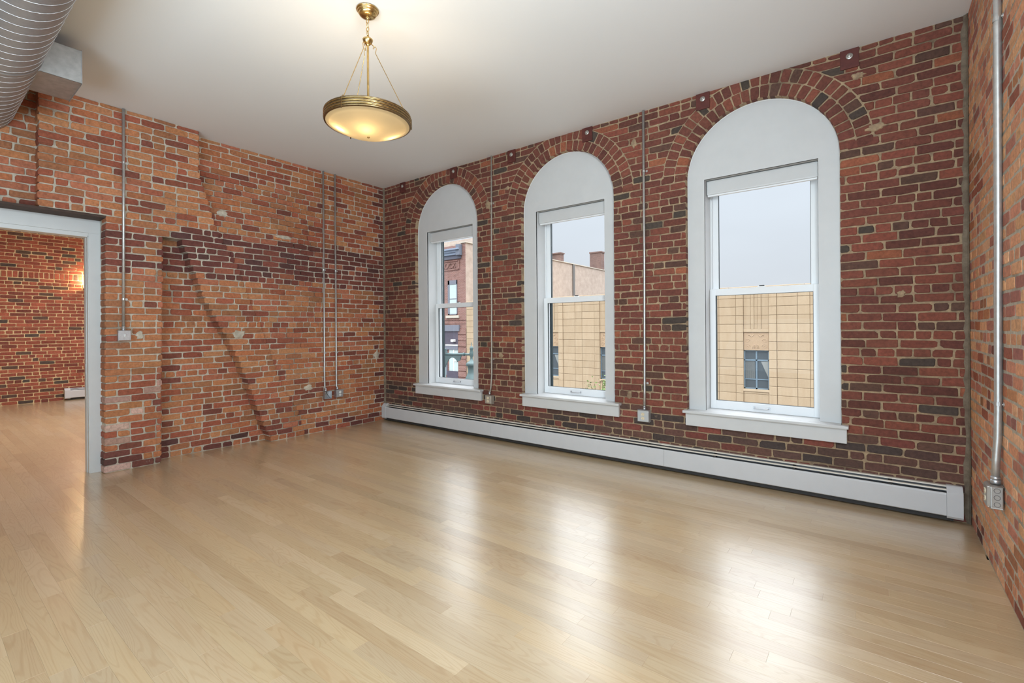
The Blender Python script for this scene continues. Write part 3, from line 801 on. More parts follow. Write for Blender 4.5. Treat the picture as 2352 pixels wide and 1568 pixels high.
conduit([(2.181, -.022, HH - .004), (2.170, -.022, 2.2), (2.160, -.022, .80), (2.148, -.024, .65), (2.132, -.032, .555)], .0105, 'tan conduit between the far and middle windows', [(2.176, -.022, 2.95), (2.162, -.022, 1.0)], PIPE_TAN, 'Y', (0, -1, 0))
conduit([(4.158, -.024, HH - .004), (4.157, -.024, 2.0), (4.152, -.024, .75), (4.150, -.030, .565)], .0125, 'grey conduit between the middle and right windows', [(4.158, -.024, 2.94), (4.152, -.024, .83)], PIPE, 'Y', (0, -1, 0))
conduit([(6.482, -1.097, HH - .004), (6.482, -1.094, 2.9), (6.482, -1.078, 1.9), (6.482, -1.050, .95), (6.480, -1.046, .80), (6.474, -1.040, .68), (6.472, -1.037, .552)], .0165, 'thick steel conduit down the right wall, bent outward above its box', [(6.482, -1.094, 2.96), (6.482, -1.052, .975)], PIPE, 'X', (-1, 0, 0))

def local(origin, n, side):
    n = Vector(n); side = Vector(side); o = Vector(origin); up = Vector((0, 0, 1))
    return lambda u, w, v: o + side * u + n * w + up * v
def lbox(b, T, u0, u1, w0, w1, v0, v1, bev=0):
    r = bmesh.ops.create_cube(b.bm, size=1.0); vs = r['verts']
    for v in vs: v.co = T((u0 + u1) / 2 + v.co.x * (u1 - u0), (w0 + w1) / 2 + v.co.y * (w1 - w0), (v0 + v1) / 2 + v.co.z * (v1 - v0))
    if bev: bmesh.ops.bevel(b.bm, geom=list(set(e for v in vs for e in v.link_edges)), offset=bev, segments=2, affect='EDGES', profile=.6)
    return b
def disc(b, T, u, v, w0, w1, r, seg=20, sv=1.0, flat=None):
    A = []; C = []
    for k in range(seg):
        a = 2 * pi * k / seg; x = r * cos(a); z = r * sin(a) * sv
        if flat: z = max(-flat, min(flat, z))
        A.append(b.bm.verts.new(T(u + x, w0, v + z))); C.append(b.bm.verts.new(T(u + x * .93, w1, v + z * .93)))
    b.bm.faces.new(C)
    for k in range(seg): b.bm.faces.new((A[k], A[(k + 1) % seg], C[(k + 1) % seg], C[k]))
    return b
def outlet_box(org, n, side, W_, H_, D_, kind, label, mat=GALV, recep=IVORY):
    T = local(org, n, side)
    t = empty('outlet_box' if kind == 'duplex' else ('switch_box' if kind == 'switch' else 'open_junction_box'), org, label=label, cat='electrical box', group='electrical boxes on the brick walls')
    w, h = W_ / 2, H_ / 2
    if kind == 'open':
        b = B(); th = .002
        lbox(b, T, -w, w, .004, .006, -h, h); lbox(b, T, -w, -w + th, .004, D_, -h, h); lbox(b, T, w - th, w, .004, D_, -h, h); lbox(b, T, -w, w, .004, D_, -h, -h + th); lbox(b, T, -w, w, .004, D_, h - th, h)
        b.build('box', mat, t)
        disc(B(), T, -.012, .012, .006, .0075, .012).build('knockout', BOLT, t)
        lbox(B(), T, -w + .004, -w + .014, D_ - .004, D_ - .001, h - .016, h - .002, .001).build('ear', mat, t)
        lbox(B(), T, w - .014, w - .004, D_ - .004, D_ - .001, -h + .002, -h + .014, .001).build('ear', mat, t)
        B().tube([T(-.012, .012, h - .004), T(-.006, .022, .02), T(.006, .030, -.005), T(.024, .038, -.032), T(.044, .030, -h - .004)], .0028, 8).build('cable', BLACK, t)
        return t
    lbox(B(), T, -w, w, .003, D_, -h, h, .004).build('box', mat, t)
    # raised cover with rounded corners
    b = B(); cc = .012; pts = []
    for cx, cz, a0 in ((w - cc, h - cc, 0), (-w + cc, h - cc, 90), (-w + cc, -h + cc, 180), (w - cc, -h + cc, 270)):
        for k in range(5): a = radians(a0 + k * 22.5); pts.append((cx + cc * cos(a), cz + cc * sin(a)))
    R = [[b.bm.verts.new(T(u * s_, wv, v * s_)) for u, v in pts] for s_, wv in ((1.02, D_), (1.02, D_ + .003), (.93, D_ + .013), (.90, D_ + .014))]
    for i in range(3):
        for k in range(20): b.bm.faces.new((R[i][k], R[i][(k + 1) % 20], R[i + 1][(k + 1) % 20], R[i + 1][k]))
    b.bm.faces.new(R[3]); b.build('cover', mat, t)
    for su, sv_ in ((-1, 1), (1, -1), (-1, -1), (1, 1)): disc(B(), T, su * (w - .007), sv_ * (h - .007), D_ + .004, D_ + .011, .0055, 10).build('corner_screw', BOLT, t)
    f = D_ + .014
    if kind == 'duplex':
        for s_ in (-1, 1):
            rc = disc(B(), T, 0, s_ * .0195, f - .001, f + .0035, .0170, 24, 1.0, .0145).build('receptacle', recep, t)
            b = B(); lbox(b, T, -.0075, -.0055, f + .003, f + .0042, s_ * .0195 + .000, s_ * .0195 + .009); lbox(b, T, .0055, .0075, f + .003, f + .0042, s_ * .0195 + .001, s_ * .0195 + .008)
            disc(b, T, 0, s_ * .0195 - .007, f + .003, f + .0042, .0028, 10); b.build('slots', BLACK, rc)
        disc(B(), T, 0, 0, f - .001, f + .0025, .003, 10).build('centre_screw', BOLT, t)
    else:
        lbox(B(), T, -.0055, .0055, f - .001, f + .002, -.012, .012, .001).build('toggle_slot', WPLAST, t)
        lbox(B(), T, -.004, .004, f, f + .016, -.001, .010, .0015).build('toggle', WPLAST, t)
        for q_ in (.030, -.030): disc(B(), T, 0, q_, f - .001, f + .002, .003, 10).build('cover_screw', BOLT, t)
    return t
outlet_box((XP(1.35), -3.200, 1.343), (1, 0, 0), (0, 1, 0), .104, .104, .036, 'switch', 'grey steel light switch box on the brick pier beside the doorway')
outlet_box((0.004, -.985, .492), (1, 0, 0), (0, 1, 0), .104, .104, .050, 'open', 'open uncovered steel box with a black cable hanging out')
outlet_box((0.004, -.815, .497), (1, 0, 0), (0, 1, 0), .104, .104, .050, 'duplex', 'covered steel outlet box on the left wall, right of the open box', recep=WPLAST)
outlet_box((2.128, -.004, .494), (0, -1, 0), (1, 0, 0), .100, .104, .045, 'duplex', 'tan tinted outlet box between the far and middle window sills', mat=plain('tan_steel', (.50, .46, .40), .42, .5, var=.08))
outlet_box((4.146, -.004, .505), (0, -1, 0), (1, 0, 0), .118, .114, .045, 'duplex', 'grey outlet box with ivory sockets left of the large window sill', mat=plain('grey_steel', (.58, .60, .61), .4, .5, var=.06))
rb = outlet_box((6.496, -1.037, .490), (-1, 0, 0), (0, -1, 0), (.104), .116, .050, 'duplex', 'deep steel outlet box seen side on, low on the right wall', mat=plain('side_steel', (.42, .40, .37), .4, .7, var=.1))
T_ = local((6.496, -1.037, .490), (-1, 0, 0), (0, -1, 0))
for v_ in (-.036, 0, .036):
    b = B(); c0 = Vector((6.496 - .026, -1.0895, .490 + v_))
    b.tube([c0 + Vector((cos(a) * .012, 0, sin(a) * .012)) for a in [2 * pi * k / 18 for k in range(18)]], .0009, 5, closed=True).build('knockout_ring', DARK, rb)

# ------------------------------------------------------------------ spiral duct
duct = empty('spiral_duct', (1.5, -4.155, 3.30), label='round galvanised spiral duct under the ceiling above the doorway', cat='duct')
DR = .22; DY, DZ = -4.155, 3.30; X0, X1 = .045, 6.45
B().lathe([(DR, X0), (DR, X1)], (0, DY, DZ), 'X', 72).build('duct_tube', DUCT, duct)
pts = []; pitch = .105; n = int((X1 - X0) / pitch * 40)
for k in range(n):
    a = 2 * pi * k / 40; pts.append((X0 + pitch * k / 40, DY + (DR + .0005) * cos(a), DZ + (DR + .0005) * sin(a)))
B().tube(pts, .0022, 5).build('spiral_seam', GALV, duct)
B().lathe([(DR + .001, 1.415), (DR + .004, 1.42), (DR + .004, 1.455), (DR + .001, 1.46)], (0, DY, DZ), 'X', 72).build('coupling_band', DUCT, duct)
# rectangular tap
tap = empty('duct_tap', (1.13, -3.9, 3.33), label='square sheet metal tap sticking out of the spiral duct side', cat='duct tap')
tap.parent = duct; tap.location = Vector((1.13, -3.9, 3.33)) - Vector(duct.location)
for k_ in ('label', 'category'): del tap[k_]
tap['label'] = 'square sheet metal side tap'
def tb(b, name, m): 
    bmesh.ops.recalc_face_normals(b.bm, faces=b.bm.faces[:]); me = bpy.data.meshes.new(name)
    for v in b.bm.verts: v.co -= Vector((1.13, -3.9, 3.33))
    b.bm.to_mesh(me); b.bm.free(); me.materials.append(m); return link(name, me, tap)
bx0, bx1, by0, by1, bz0, bz1 = .925, 1.350, -4.02, -3.723, 3.212, 3.452
b = B(); th = .0015
b.box(bx1 - th, bx1, by0, by1, bz0, bz1); b.box(bx0, bx0 + th, by0, by1, bz0, bz1); b.box(bx0, bx1, by0, by1, bz0, bz0 + th); b.box(bx0, bx1, by0, by1, bz1 - th, bz1)
tb(b, 'tap_sleeve', plain('tap_galvanised', (.42, .42, .42), .42, .85, var=.12, scale=25))
b = B(); f = .008
b.box(bx0 - f, bx1 + f, by1 - .002, by1, bz0 - f, bz0); b.box(bx0 - f, bx1 + f, by1 - .002, by1, bz1, bz1 + f); b.box(bx0 - f, bx0, by1 - .002, by1, bz0, bz1); b.box(bx1, bx1 + f, by1 - .002, by1, bz0, bz1)
tb(b, 'tap_flange', GALV)
b = B(); yb = DY + sqrt(DR ** 2 - (bz0 - DZ) ** 2)
b.box(bx0 - .02, bx1 + .005, yb - .012, yb + .004, bz0 - .006, bz0)
tb(b, 'tap_collar', DUCT)
for k in range(4):
    b = B(); b.lathe([(0, 0), (.006, 0), (.006, -.004), (0, -.006)], (bx0 + .04 + k * .115, yb - .004, bz0 - .006), 'Z', 8); tb(b, 'tap_screw', BOLT)

# ------------------------------------------------------------------ pendant lamp
LX, LY = 3.262, -2.61
lamp = empty('pendant_lamp', (LX, LY, HH), label='brass bowl pendant lamp with glowing amber glass hanging by a chain', cat='pendant lamp')
B().lathe([(0.02, 0), (.073, 0), (.075, -.006), (.071, -.011), (.066, -.012), (.067, -.018), (.063, -.023), (.059, -.024), (.058, -.030), (.052, -.040), (.036, -.048), (.015, -.052), (0, -.053)], (LX, LY, HH - .0005), 'Z', 48).build('canopy', BRASS, lamp)
B().lathe([(.012, -.050), (.014, -.056), (.008, -.062), (.009, -.066), (0, -.068)], (LX, LY, HH), 'Z', 20).build('canopy_finial', BRASS, lamp)
def link_ring(c, w, h, ang, r=.0028):
    c = Vector(c); d = Vector((cos(ang), sin(ang), 0)); p_ = []
    for k in range(20):
        a = 2 * pi * k / 20; p_.append(c + d * w * cos(a) + Vector((0, 0, h * sin(a))))
    return B().tube(p_, r, 7, closed=True)
zc_ = HH - .078
for k in range(5):
    link_ring((LX, LY, zc_), .009, .0165, radians(40 + 90 * (k % 2) - 20)).build('chain_link', BRASS, lamp); zc_ -= .0275
B().tube([(LX, LY, HH - .06), (LX + .006, LY, 3.44), (LX - .005, LY, 3.40), (LX, LY, 3.352)], .0022, 6).build('lamp_wire', IVORY, lamp)
B().lathe([(.004, 3.362), (.006, 3.352), (.032, 3.350), (.035, 3.346), (.033, 3.338), (.024, 3.322), (.014, 3.312), (.009, 3.308), (0, 3.306)], (LX, LY, 0), 'Z', 32).build('hub', BRASS, lamp)
B().lathe([(.0075, 3.31), (.0075, 2.80)], (LX, LY, 0), 'Z', 16).build('centre_rod', BRASS, lamp)
for k, a in enumerate((radians(-5), radians(168), radians(215))):
    # rods seen: one to the right, two to the left
    a = [radians(38), radians(158), radians(278)][k] + radians(12)
    dx, dy = cos(a), sin(a)
    Q = lambda r, z: (LX + dx * r, LY + dy * r, z)
    B().tube([Q(.024, 3.322), Q(.028, 3.316), Q(.040, 3.306), Q(.044, 3.300)], .0030, 8).tube([Q(.040, 3.308), Q(.034, 3.288)], .0022, 8).build('hook_eye', BRASS, lamp)
    B().tube([Q(.040, 3.292), Q(.036, 3.298), Q(.042, 3.306), Q(.052, 3.302), Q(.056, 3.292), Q(.050, 3.262), Q(.0525, 3.255), Q(.262, 2.842), Q(.268, 2.834)], .0024, 8).build('support_rod', BRASS, lamp)
    B().tube([Q(.262, 2.846), Q(.256, 2.838), Q(.262, 2.828), Q(.272, 2.832), Q(.274, 2.842), Q(.266, 2.848)], .0030, 8, closed=True).box(Q(.284, 0)[0] - .003, Q(.284, 0)[0] + .003, Q(.284, 0)[1] - .003, Q(.284, 0)[1] + .003, 2.762, 2.832).build('rim_clip', DBRASS, lamp)
rim = B()
prof = []
for k, z in enumerate((2.829, 2.812, 2.795, 2.778)):
    for a in range(-90, 91, 30): prof.append((.2785 + .0060 * cos(radians(a)), z + .0060 * -sin(radians(a)) - .0))
prof = [(.262, 2.835)] + prof + [(.266, 2.770), (.262, 2.774)]
rim.lathe(prof, (LX, LY, 0), 'Z', 96).build('rim_band', DBRASS, lamp)
for z in (2.8205, 2.8035, 2.7865):
    B().tube([(LX + .2835 * cos(2 * pi * k / 96), LY + .2835 * sin(2 * pi * k / 96), z) for k in range(96)], .0026, 6, closed=True).build('rim_bead', BRASS, lamp)
B().lathe([(.010, 2.688), (.007, 2.682), (0, 2.680)], (LX, LY, 0), 'Z', 16).build('bowl_finial', BRASS, lamp)
t = NT('amber_glass'); p = t.pos()
tr = t.n('ShaderNodeBsdfTranslucent'); cg = t.mix(t.rng(t.noise(p, 9, 4), .3, .7, 0, 1), (.115, .086, .044), (.14, .106, .058)); t.l(cg, tr.inputs[0])
df = t.n('ShaderNodeBsdfPrincipled'); df.inputs['Base Color'].default_value = (.62, .46, .26, 1); df.inputs['Roughness'].default_value = .25
em = t.n('ShaderNodeEmission'); em.inputs[0].default_value = (1.0, .72, .38, 1); em.inputs[1].default_value = .22
mx = t.n('ShaderNodeMixShader'); mx.inputs[0].default_value = .30; t.l(tr.outputs[0], mx.inputs[1]); t.l(df.outputs[0], mx.inputs[2])
ad = t.n('ShaderNodeAddShader'); t.l(mx.outputs[0], ad.inputs[0]); t.l(em.outputs[0], ad.inputs[1]); t.l(ad.outputs[0], t.out.inputs[0])
AMBER = t.m; AMBER.cycles.emission_sampling = 'NONE'
prof = [(.274, 2.772), (.262, 2.766), (.250, 2.764), (.246, 2.760)]
for k in range(1, 15):
    r_ = .246 * (1 - k / 14); prof.append((max(r_, .0), 2.760 - .070 * (1 - (r_ / .246) ** 2)))
B().lathe(prof, (LX, LY, 0), 'Z', 72).build('glass_bowl', AMBER, lamp)
for k in range(3):
    bx, by = LX + (-.115, .055, .035)[k], LY + (-.13, -.055, .155)[k]
    B().lathe([(0, .012), (.010, .012), (.012, .0), (.022, -.008), (.026, -.018), (.024, -.028), (.012, -.036), (0, -.038)], (bx, by, 2.775), 'Z', 20).build('bulb', plain('bulb_glass_%d' % k, (1, .9, .7), .3, Emission_Color=(1, .80, .52, 1), Emission_Strength=130.0), lamp)
ld = bpy.data.lights.new('pendant_up_light', 'SPOT'); ld.energy = 7; ld.color = (1.0, .86, .66); ld.shadow_soft_size = .05; ld.spot_size = radians(165); ld.spot_blend = .6
lo = bpy.data.objects.new('pendant_up_light', ld); COL.objects.link(lo); lo.location = (LX, LY, 2.80); lo.rotation_euler = (pi, 0, 0)

# ------------------------------------------------------------------ wall sconce in next room
sc_ = empty('wall_sconce', (-6.97, -2.17, 2.30), label='small glowing globe sconce on the far brick wall, half behind the door frame', cat='wall lamp')
B().lathe([(0, 0), (.055, 0), (.055, .012), (.03, .02), (.02, .04), (0, .04)], (-6.97, -2.17, 2.40), 'X', 24).build('back_plate', DBRASS, sc_)
B().tube([(-6.95, -2.17, 2.40), (-6.90, -2.17, 2.40), (-6.87, -2.17, 2.385)], .009, 10).build('arm', DBRASS, sc_)
t = NT('sconce_glow'); em = t.n('ShaderNodeEmission'); em.inputs[0].default_value = (1, .80, .5, 1); em.inputs[1].default_value = 2.6; t.l(em.outputs[0], t.out.inputs[0])
B().lathe([(.03, .075)] + [(.082 * sin(radians(a)), .082 * cos(radians(a))) for a in range(25, 181, 12)], (-6.87, -2.17, 2.30), 'Z', 28).build('globe', t.m, sc_)
ld = bpy.data.lights.new('sconce_light', 'POINT'); ld.energy = 28; ld.color = (1, .70, .36); ld.shadow_soft_size = .04
lo = bpy.data.objects.new('sconce_light', ld); COL.objects.link(lo); lo.location = (-6.87, -2.17, 2.40)

# ------------------------------------------------------------------ outside: street, stone building, red building, lamp post, tree
tag(B().box(-60, 60, .5, 140, -4.4, -4.3).build('street', plain('asphalt', (.16, .16, .16), .9, var=.2, scale=2), origin=(0, 10, -4.3)), 'grey street far below the windows', 'street', kind='structure')
SY = 18.0
stone = empty('stone_building', (-1, SY, -4.3), label='cream cast stone building across the street with blue framed windows', cat='building')
CS = s2l((181, 159, 131)); CS2 = s2l((178, 156, 128)); CS3 = s2l((184, 162, 134))
SWX = [-9.08 - 3.52, -9.08, -5.53, -2.03, 1.42, 4.95, 8.5]
XL, XR_, ZT, ZB = -15.13, 12.0, 3.12, -4.3
B().box(XL, XR_, SY + .17, SY + 13, ZB, ZT - .25).build('wall_core', plain('stone_joint', s2l((140, 121, 97)), .95), stone)
pieces = []
def block(x0, x1, z0, z1, y, depth=.2, col=None, bev=.012):
    c_ = col or RNG.choice((CS, CS2, CS3)); k = RNG.uniform(.98, 1.02); c_ = tuple(min(.9, q * k) for q in c_)
    V = []
    for yy, e in ((y + depth, 0), (y + bev, 0), (y, bev)):
        V += [(x0 + e, yy, z0 + e), (x1 - e, yy, z0 + e), (x1 - e, yy, z1 - e), (x0 + e, yy, z1 - e)]
    F = [(0, 1, 5, 4), (1, 2, 6, 5), (2, 3, 7, 6), (3, 0, 4, 7), (4, 5, 9, 8), (5, 6, 10, 9), (6, 7, 11, 10), (7, 4, 8, 11), (8, 9, 10, 11)]
    pieces.append((V, F, c_, None, score(None, V[8:])))
ch = .378; g = .0045
zs = [1.127 - .378 * k for k in range(-5, 15)]
def course_rows(z0, z1):
    out = []; z = 1.105 + ch * 5
    while z > ZB: out.append((max(z - ch, ZB), z)); z -= ch
    return [(max(a, z0), min(b, z1)) for a, b in out if b > z0 + .02 and a < z1 - .02]
WB0, WB1 = -1.335, .345
for i, wx in enumerate(SWX):
    bx0_, bx1_ = wx - .18, wx + 1.17     # bay with pilaster strips either side
    # strips
    for (a, b) in ((wx - .30, wx), (wx + .99, wx + 1.29)):
        for z0, z1 in course_rows(ZB, 2.98): block(a + g, b - g, z0 + g, z1 - g, SY - .035, .2, CS3 if a > wx else CS2)
    # bay above the window: ribs
    for z0, z1 in course_rows(1.27, 2.98):
        xa = wx
        for wd, yy in ((.30, .02), (.12, -.01), (.14, .02), (.14, -.01), (.29, .02)):
            block(xa + .003, xa + wd - .003, z0 + .003, z1 - .003, SY + yy, .1, CS2, .006); xa += wd
    block(wx, wx + .99, 1.13, 1.27, SY - .01, .1, CS)
    # under the window
    for z0, z1 in course_rows(ZB, WB0 - .10): block(wx + g, wx + .99 - g, z0 + g, z1 - g, SY + .0, .1)
    # field to the next bay
    a = wx + 1.29; b = (SWX[i + 1] - .30) if i < len(SWX) - 1 else XR_
    cm = (a + b) / 2; m = [a, cm - .22, cm + .22, b]
    for q, (z0, z1) in enumerate(course_rows(ZB, 2.98)):
        ms = m
        for u0, u1 in zip(ms, ms[1:]): block(u0 + g, u1 - g, z0 + g, z1 - g, SY, .2)
x = XL
while x < XR_:
    x1_ = min(x + 1.45, XR_); block(x + g, x1_ - g, 2.985, ZT, SY - .03, .35, CS2); x = x1_
for a, b in ((XL, SWX[0] - .30),):
    for q, (z0, z1) in enumerate(course_rows(ZB, 2.98)): block(a + g, (a + b) / 2 - g, z0 + g, z1 - g, SY, .2); block((a + b) / 2 + g, b - g, z0 + g, z1 - g, SY, .2)
scatter_pieces(pieces, 'stone_block', 'stone_blocks', STONE, stone)
BLUE = plain('blue_grey_frame', s2l((112, 130, 142)), .45)
DGLASS = plain('dark_glass', (.075, .09, .10), .12, 0.0)
CURT = plain('grey_curtain', s2l((140, 142, 138)), .8)
for i, wx in enumerate(SWX[1:6]):
    f = B(); y = SY + .09
    f.box(wx, wx + .045, y, y + .06, WB0, WB1).box(wx + .945, wx + .99, y, y + .06, WB0, WB1).box(wx, wx + .99, y, y + .06, WB0, WB0 + .05).box(wx, wx + .99, y, y + .06, WB1 - .04, WB1)
    f.box(wx + .465, wx + .525, y, y + .06, WB0, WB1).box(wx, wx + .99, y, y + .06, -.11, -.05).box(wx, wx + .99, y + .01, y + .05, -.93, -.89)
    wo_ = f.build('window_frame', BLUE, stone)
    B().box(wx + .02, wx + .97, y + .035, y + .045, WB0 + .02, WB1 - .02).build('window_pane', DGLASS, wo_)
    c_ = B(); k = 0
    for u in [wx + .06 + .022 * q for q in range(17)]:
        c_.box(u, u + .008, y + .022, y + .033, -.88, -.13)
    c_.prism([(wx + .66, -.13), (wx + .94, -.13), (wx + .94, -.80)], 'Y', y + .022, y + .033)
    c_.build('curtain', CURT, wo_)
    B().box(wx - .03, wx + 1.02, SY - .03, SY + .12, WB0 - .10, WB0 - .005, .006).build('window_sill', plain('stone_sill_%d' % i, CS3, .9), stone)
    # carved panel
    pn = B().box(wx + .01, wx + .98, SY + .03, SY + .09, .352, 1.12).build('carved_panel', plain('carved_stone_%d' % i, s2l((174, 147, 118)), .9, var=.06), stone)
    sp = B()
    for cx_, dr in ((wx + .16, 1), (wx + .83, -1)):
        for zc2, rr in ((.52, .11), (.76, .10)):
            q = [(cx_ + dr * rr * (1 - t_ / 16) * cos(t_ * .7), SY + .03, zc2 + rr * (1 - t_ / 16) * sin(t_ * .7)) for t_ in range(15)]
            sp.tube(q, .012, 5)
        sp.tube([(cx_ + dr * (.04 + .03 * t_), SY + .03, .98 + .04 * sin(t_ * 1.1)) for t_ in range(8)], .02, 5)
    for t_ in range(5): sp.tube([(wx + .36 + .06 * t_, SY + .03, .42), (wx + .38 + .055 * t_, SY + .03, .55 + .03 * (t_ % 2)), (wx + .495 + .02 * (t_ - 2), SY + .03, .62)], .011, 5)
    sp.build('scroll_relief', plain('relief_stone_%d' % i, s2l((180, 154, 126)), .9), pn)

RXB = -15.146
RED1 = far_brick('red_front_brick', s2l((150, 108, 98)), s2l((132, 92, 84)), s2l((162, 140, 130)))
RED2 = far_brick('orange_side_brick', s2l((166, 130, 114)), s2l((136, 104, 92)), s2l((182, 164, 150)), 90)
RED3 = far_brick('chimney_brick', s2l((128, 98, 90)), s2l((112, 86, 80)), s2l((140, 124, 114)), 0)
PALE = far_brick('pale_back_brick', s2l((198, 178, 162)), s2l((186, 162, 146)), s2l((214, 202, 190)))
LAV = plain('lavender_paint', s2l((118, 120, 130)), .6)
PURP = plain('purple_paint', s2l((82, 76, 88)), .6)
CORN = plain('cornice_paint', s2l((134, 146, 164)), .6)
PWIN = plain('pale_curtain', s2l((186, 200, 196)), .6)
LIME = plain('limestone_sill', s2l((196, 186, 170)), .8)
red = empty('red_building', (-18, SY, -4.3), label='red brick building with grey blue cornice left of the stone building', cat='building')
mbx = B(); mbx.box(-34, RXB - .02, SY, SY + .3, -4.3, 6.9); mbx.build('front_wall', RED1, red)
B().box(RXB - .4, RXB, SY + .001, 50, -4.3, 7.0).build('side_wall', RED2, red)
B().box(-34, RXB - .4, SY + .3, 50, 6.3, 6.5).build('roof', plain('tar_roof', (.08, .08, .08), .9), red)
B().box(RXB - .5, RXB + .08, SY - .08, 50, 6.99, 7.05).build('coping', LIME, red)
B().box(-34, RXB - .32, SY - .28, SY + .1, 6.42, 6.56).box(-34, RXB - .32, SY - .40, SY + .1, 6.56, 6.66).box(-34, RXB - .36, SY - .20, SY, 6.26, 6.42).build('cornice', CORN, red)
B().box(-34, RXB - .40, SY - .10, SY, 6.00, 6.26).build('cornice_frieze', plain('frieze', s2l((94, 96, 108)), .7), red)
B().box(RXB - .62, RXB - .3, SY - .3, SY - .02, 6.2, 6.9).build('cornice_end_block', plain('end_block', s2l((110, 116, 128)), .7), red)
# terracotta name panel with raised, weathered letters
b = B(); b.box(-19.3, -15.75, SY - .05, SY, 5.28, 5.34).box(-19.3, -15.75, SY - .05, SY, 5.86, 5.92).box(-15.80, -15.70, SY - .05, SY, 5.28, 5.92)
b.build('panel_frame', RED1, red)
cu = bpy.data.curves.new('raised_letters', 'FONT'); cu.body = 'BLOCK'; cu.size = .50; cu.extrude = .02; cu.align_x = 'RIGHT'
to = bpy.data.objects.new('tmp', cu); COL.objects.link(to); dg = bpy.context.evaluated_depsgraph_get(); me = bpy.data.meshes.new_from_object(to.evaluated_get(dg)); bpy.data.objects.remove(to)
me.materials.clear(); me.materials.append(RED1); tx = link('raised_letters', me, red, Vector((-16.0, SY - .05, 5.42)) - Vector(red.location)); tx.rotation_euler = (radians(90), 0, 0)
def redwin(x0, x1, z0, z1, head=LAV, kind='sash'):
    wf = B().box(x0, x0 + .16, SY - .04, SY + .05, z0, z1).box(x1 - .05, x1, SY - .04, SY + .05, z0, z1).box(x0, x1, SY - .04, SY + .05, z1 - .28, z1).box(x0, x1, SY - .04, SY + .05, z0, z0 + .06).box(x0, x1, SY - .03, SY + .05, (z0 + z1) / 2 - .12, (z0 + z1) / 2 - .06).build('window_frame', LAV if kind == 'sash' else PURP, red)
    B().box(x0 + .16, x1 - .05, SY - .02, SY - .01, z0 + .06, z1 - .28).build('window_pane', PWIN, wf)
redwin(-16.78, -15.92, 2.30, 4.60); redwin(-20.5, -19.6, 2.30, 4.60)
B().box(-16.95, -15.75, SY - .09, SY, 2.08, 2.26, .01).box(-20.7, -19.4, SY - .09, SY, 2.08, 2.26, .01).build('stone_sill', LIME, red)
B().box(-34, RXB - .02, SY - .04, SY, 1.94, 1.99).box(-34, RXB - .02, SY - .03, SY, 1.50 + .2, 1.73).build('string_course', RED1, red)
B().box(-19.6, -15.70, SY - .12, SY, 1.20, 1.62, .01).build('shopfront_fascia', LAV, red)
B().box(-19.5, -15.85, SY - .05, SY, .30, 1.20).build('transom_panel', PURP, red)
B().box(-17.0, -15.86, SY - .09, SY, .24, .32).build('white_ledge', WPLAST, red)
B().box(-16.30, -16.05, SY - .3, SY - .05, .50, .66, .03).build('flood_light', WPLAST, red)
B().box(-19.5, -15.86, SY - .07, SY, -.02, .24).box(-17.0, -16.88, SY - .07, SY, -1.75, -.02).build('shop_window_frame', LAV, red)
B().box(-16.70, -15.88, SY - .02, SY, -1.45, -.02).build('shop_curtain', PWIN, red)
B().box(-16.28, -16.22, SY - .05, SY, -1.45, -.02).box(-16.25, -15.88, SY - .05, SY, -.80, -.77).build('shop_mullion', WPLAST, red)
B().box(-16.9, -15.86, SY - .06, SY, -2.0, -1.45).build('lower_panel', PURP, red)
b = B(); b.prism([(SY - .9, -2.55), (SY - .04, -1.95), (SY - .04, -2.55)], 'X', -17.2, -15.86); b.build('awning', LAV, red)
B().box(-16.6, -15.88, SY - .02, SY, -4.0, -2.55).build('lower_curtain', PWIN, red)
for q in range(14):
    z = -2.2 + q * .40
    if z < 1.4: B().box(-15.85, -15.15 - (.0), SY - .05, SY, z, z + .34).build('quoin', RED1, red)
# chimneys and raised parapet on the side wall
B().box(RXB - 1.25, RXB - .02, 37.3, 38.0, 7.09, 8.72).box(RXB - 1.30, RXB + .03, 37.25, 38.05, 8.72, 8.85).build('chimney', RED3, red)
B().box(RXB - 2.4, RXB - .02, 29.8, 30.3, 7.09, 7.70).box(RXB - 2.45, RXB + .03, 29.7, 30.4, 7.70, 7.80).build('roof_parapet', RED3, red)
B().box(RXB + .005, RXB + .10, 31.7, 32.0, 2.0, 6.98).build('downpipe', plain('pipe_dark', s2l((108, 104, 100)), .7), red)
tag(B().box(-75, -43, 52, 60, -4.3, 16).build('tall_building', PALE, origin=(-30, 52, -4.3)), 'pale brick building rising behind the red building cornice', 'building')

# street lamp post
LPY = 6.0
lp = empty('street_lamp_post', (-5.0, LPY, -4.3), label='dark green ornate street lamp post outside the far window', cat='street lamp')
b = B(); b.box(-5.10, -4.93, LPY - .09, LPY + .09, -4.3, .62, .01); b.tube([(-4.86, LPY, -4.3), (-4.86, LPY, .58)], .045, 16); b.build('post', STREETGREEN, lp)
B().box(-5.13, -4.84, LPY - .11, LPY + .11, .62, .66, .01).box(-5.11, -4.86, LPY - .10, LPY + .10, .66, .75, .015).build('post_cap', STREETGREEN, lp)
B().tube([(-4.85, LPY, .575), (-3.98, LPY, .595)], .040, 16).tube([(-4.04, LPY, .593), (-3.99, LPY, .594)], .052, 16).tube([(-3.98, LPY, .595), (-3.72, LPY, .600)], .034, 16).build('arm', STREETGREEN, lp)
pl_ = [(-4.85, .54), (-4.12, .555), (-4.18, .40), (-4.27, .37)]
for k in range(9):
    a = radians(20 + k * 17); pl_.append((-4.50 + .24 * cos(a) * .95, .28 + .20 * sin(a)))
pl_ += [(-4.80, .22), (-4.85, .05)]
B().prism(pl_, 'Y', LPY - .02, LPY + .02).build('bracket', STREETGREEN, lp)
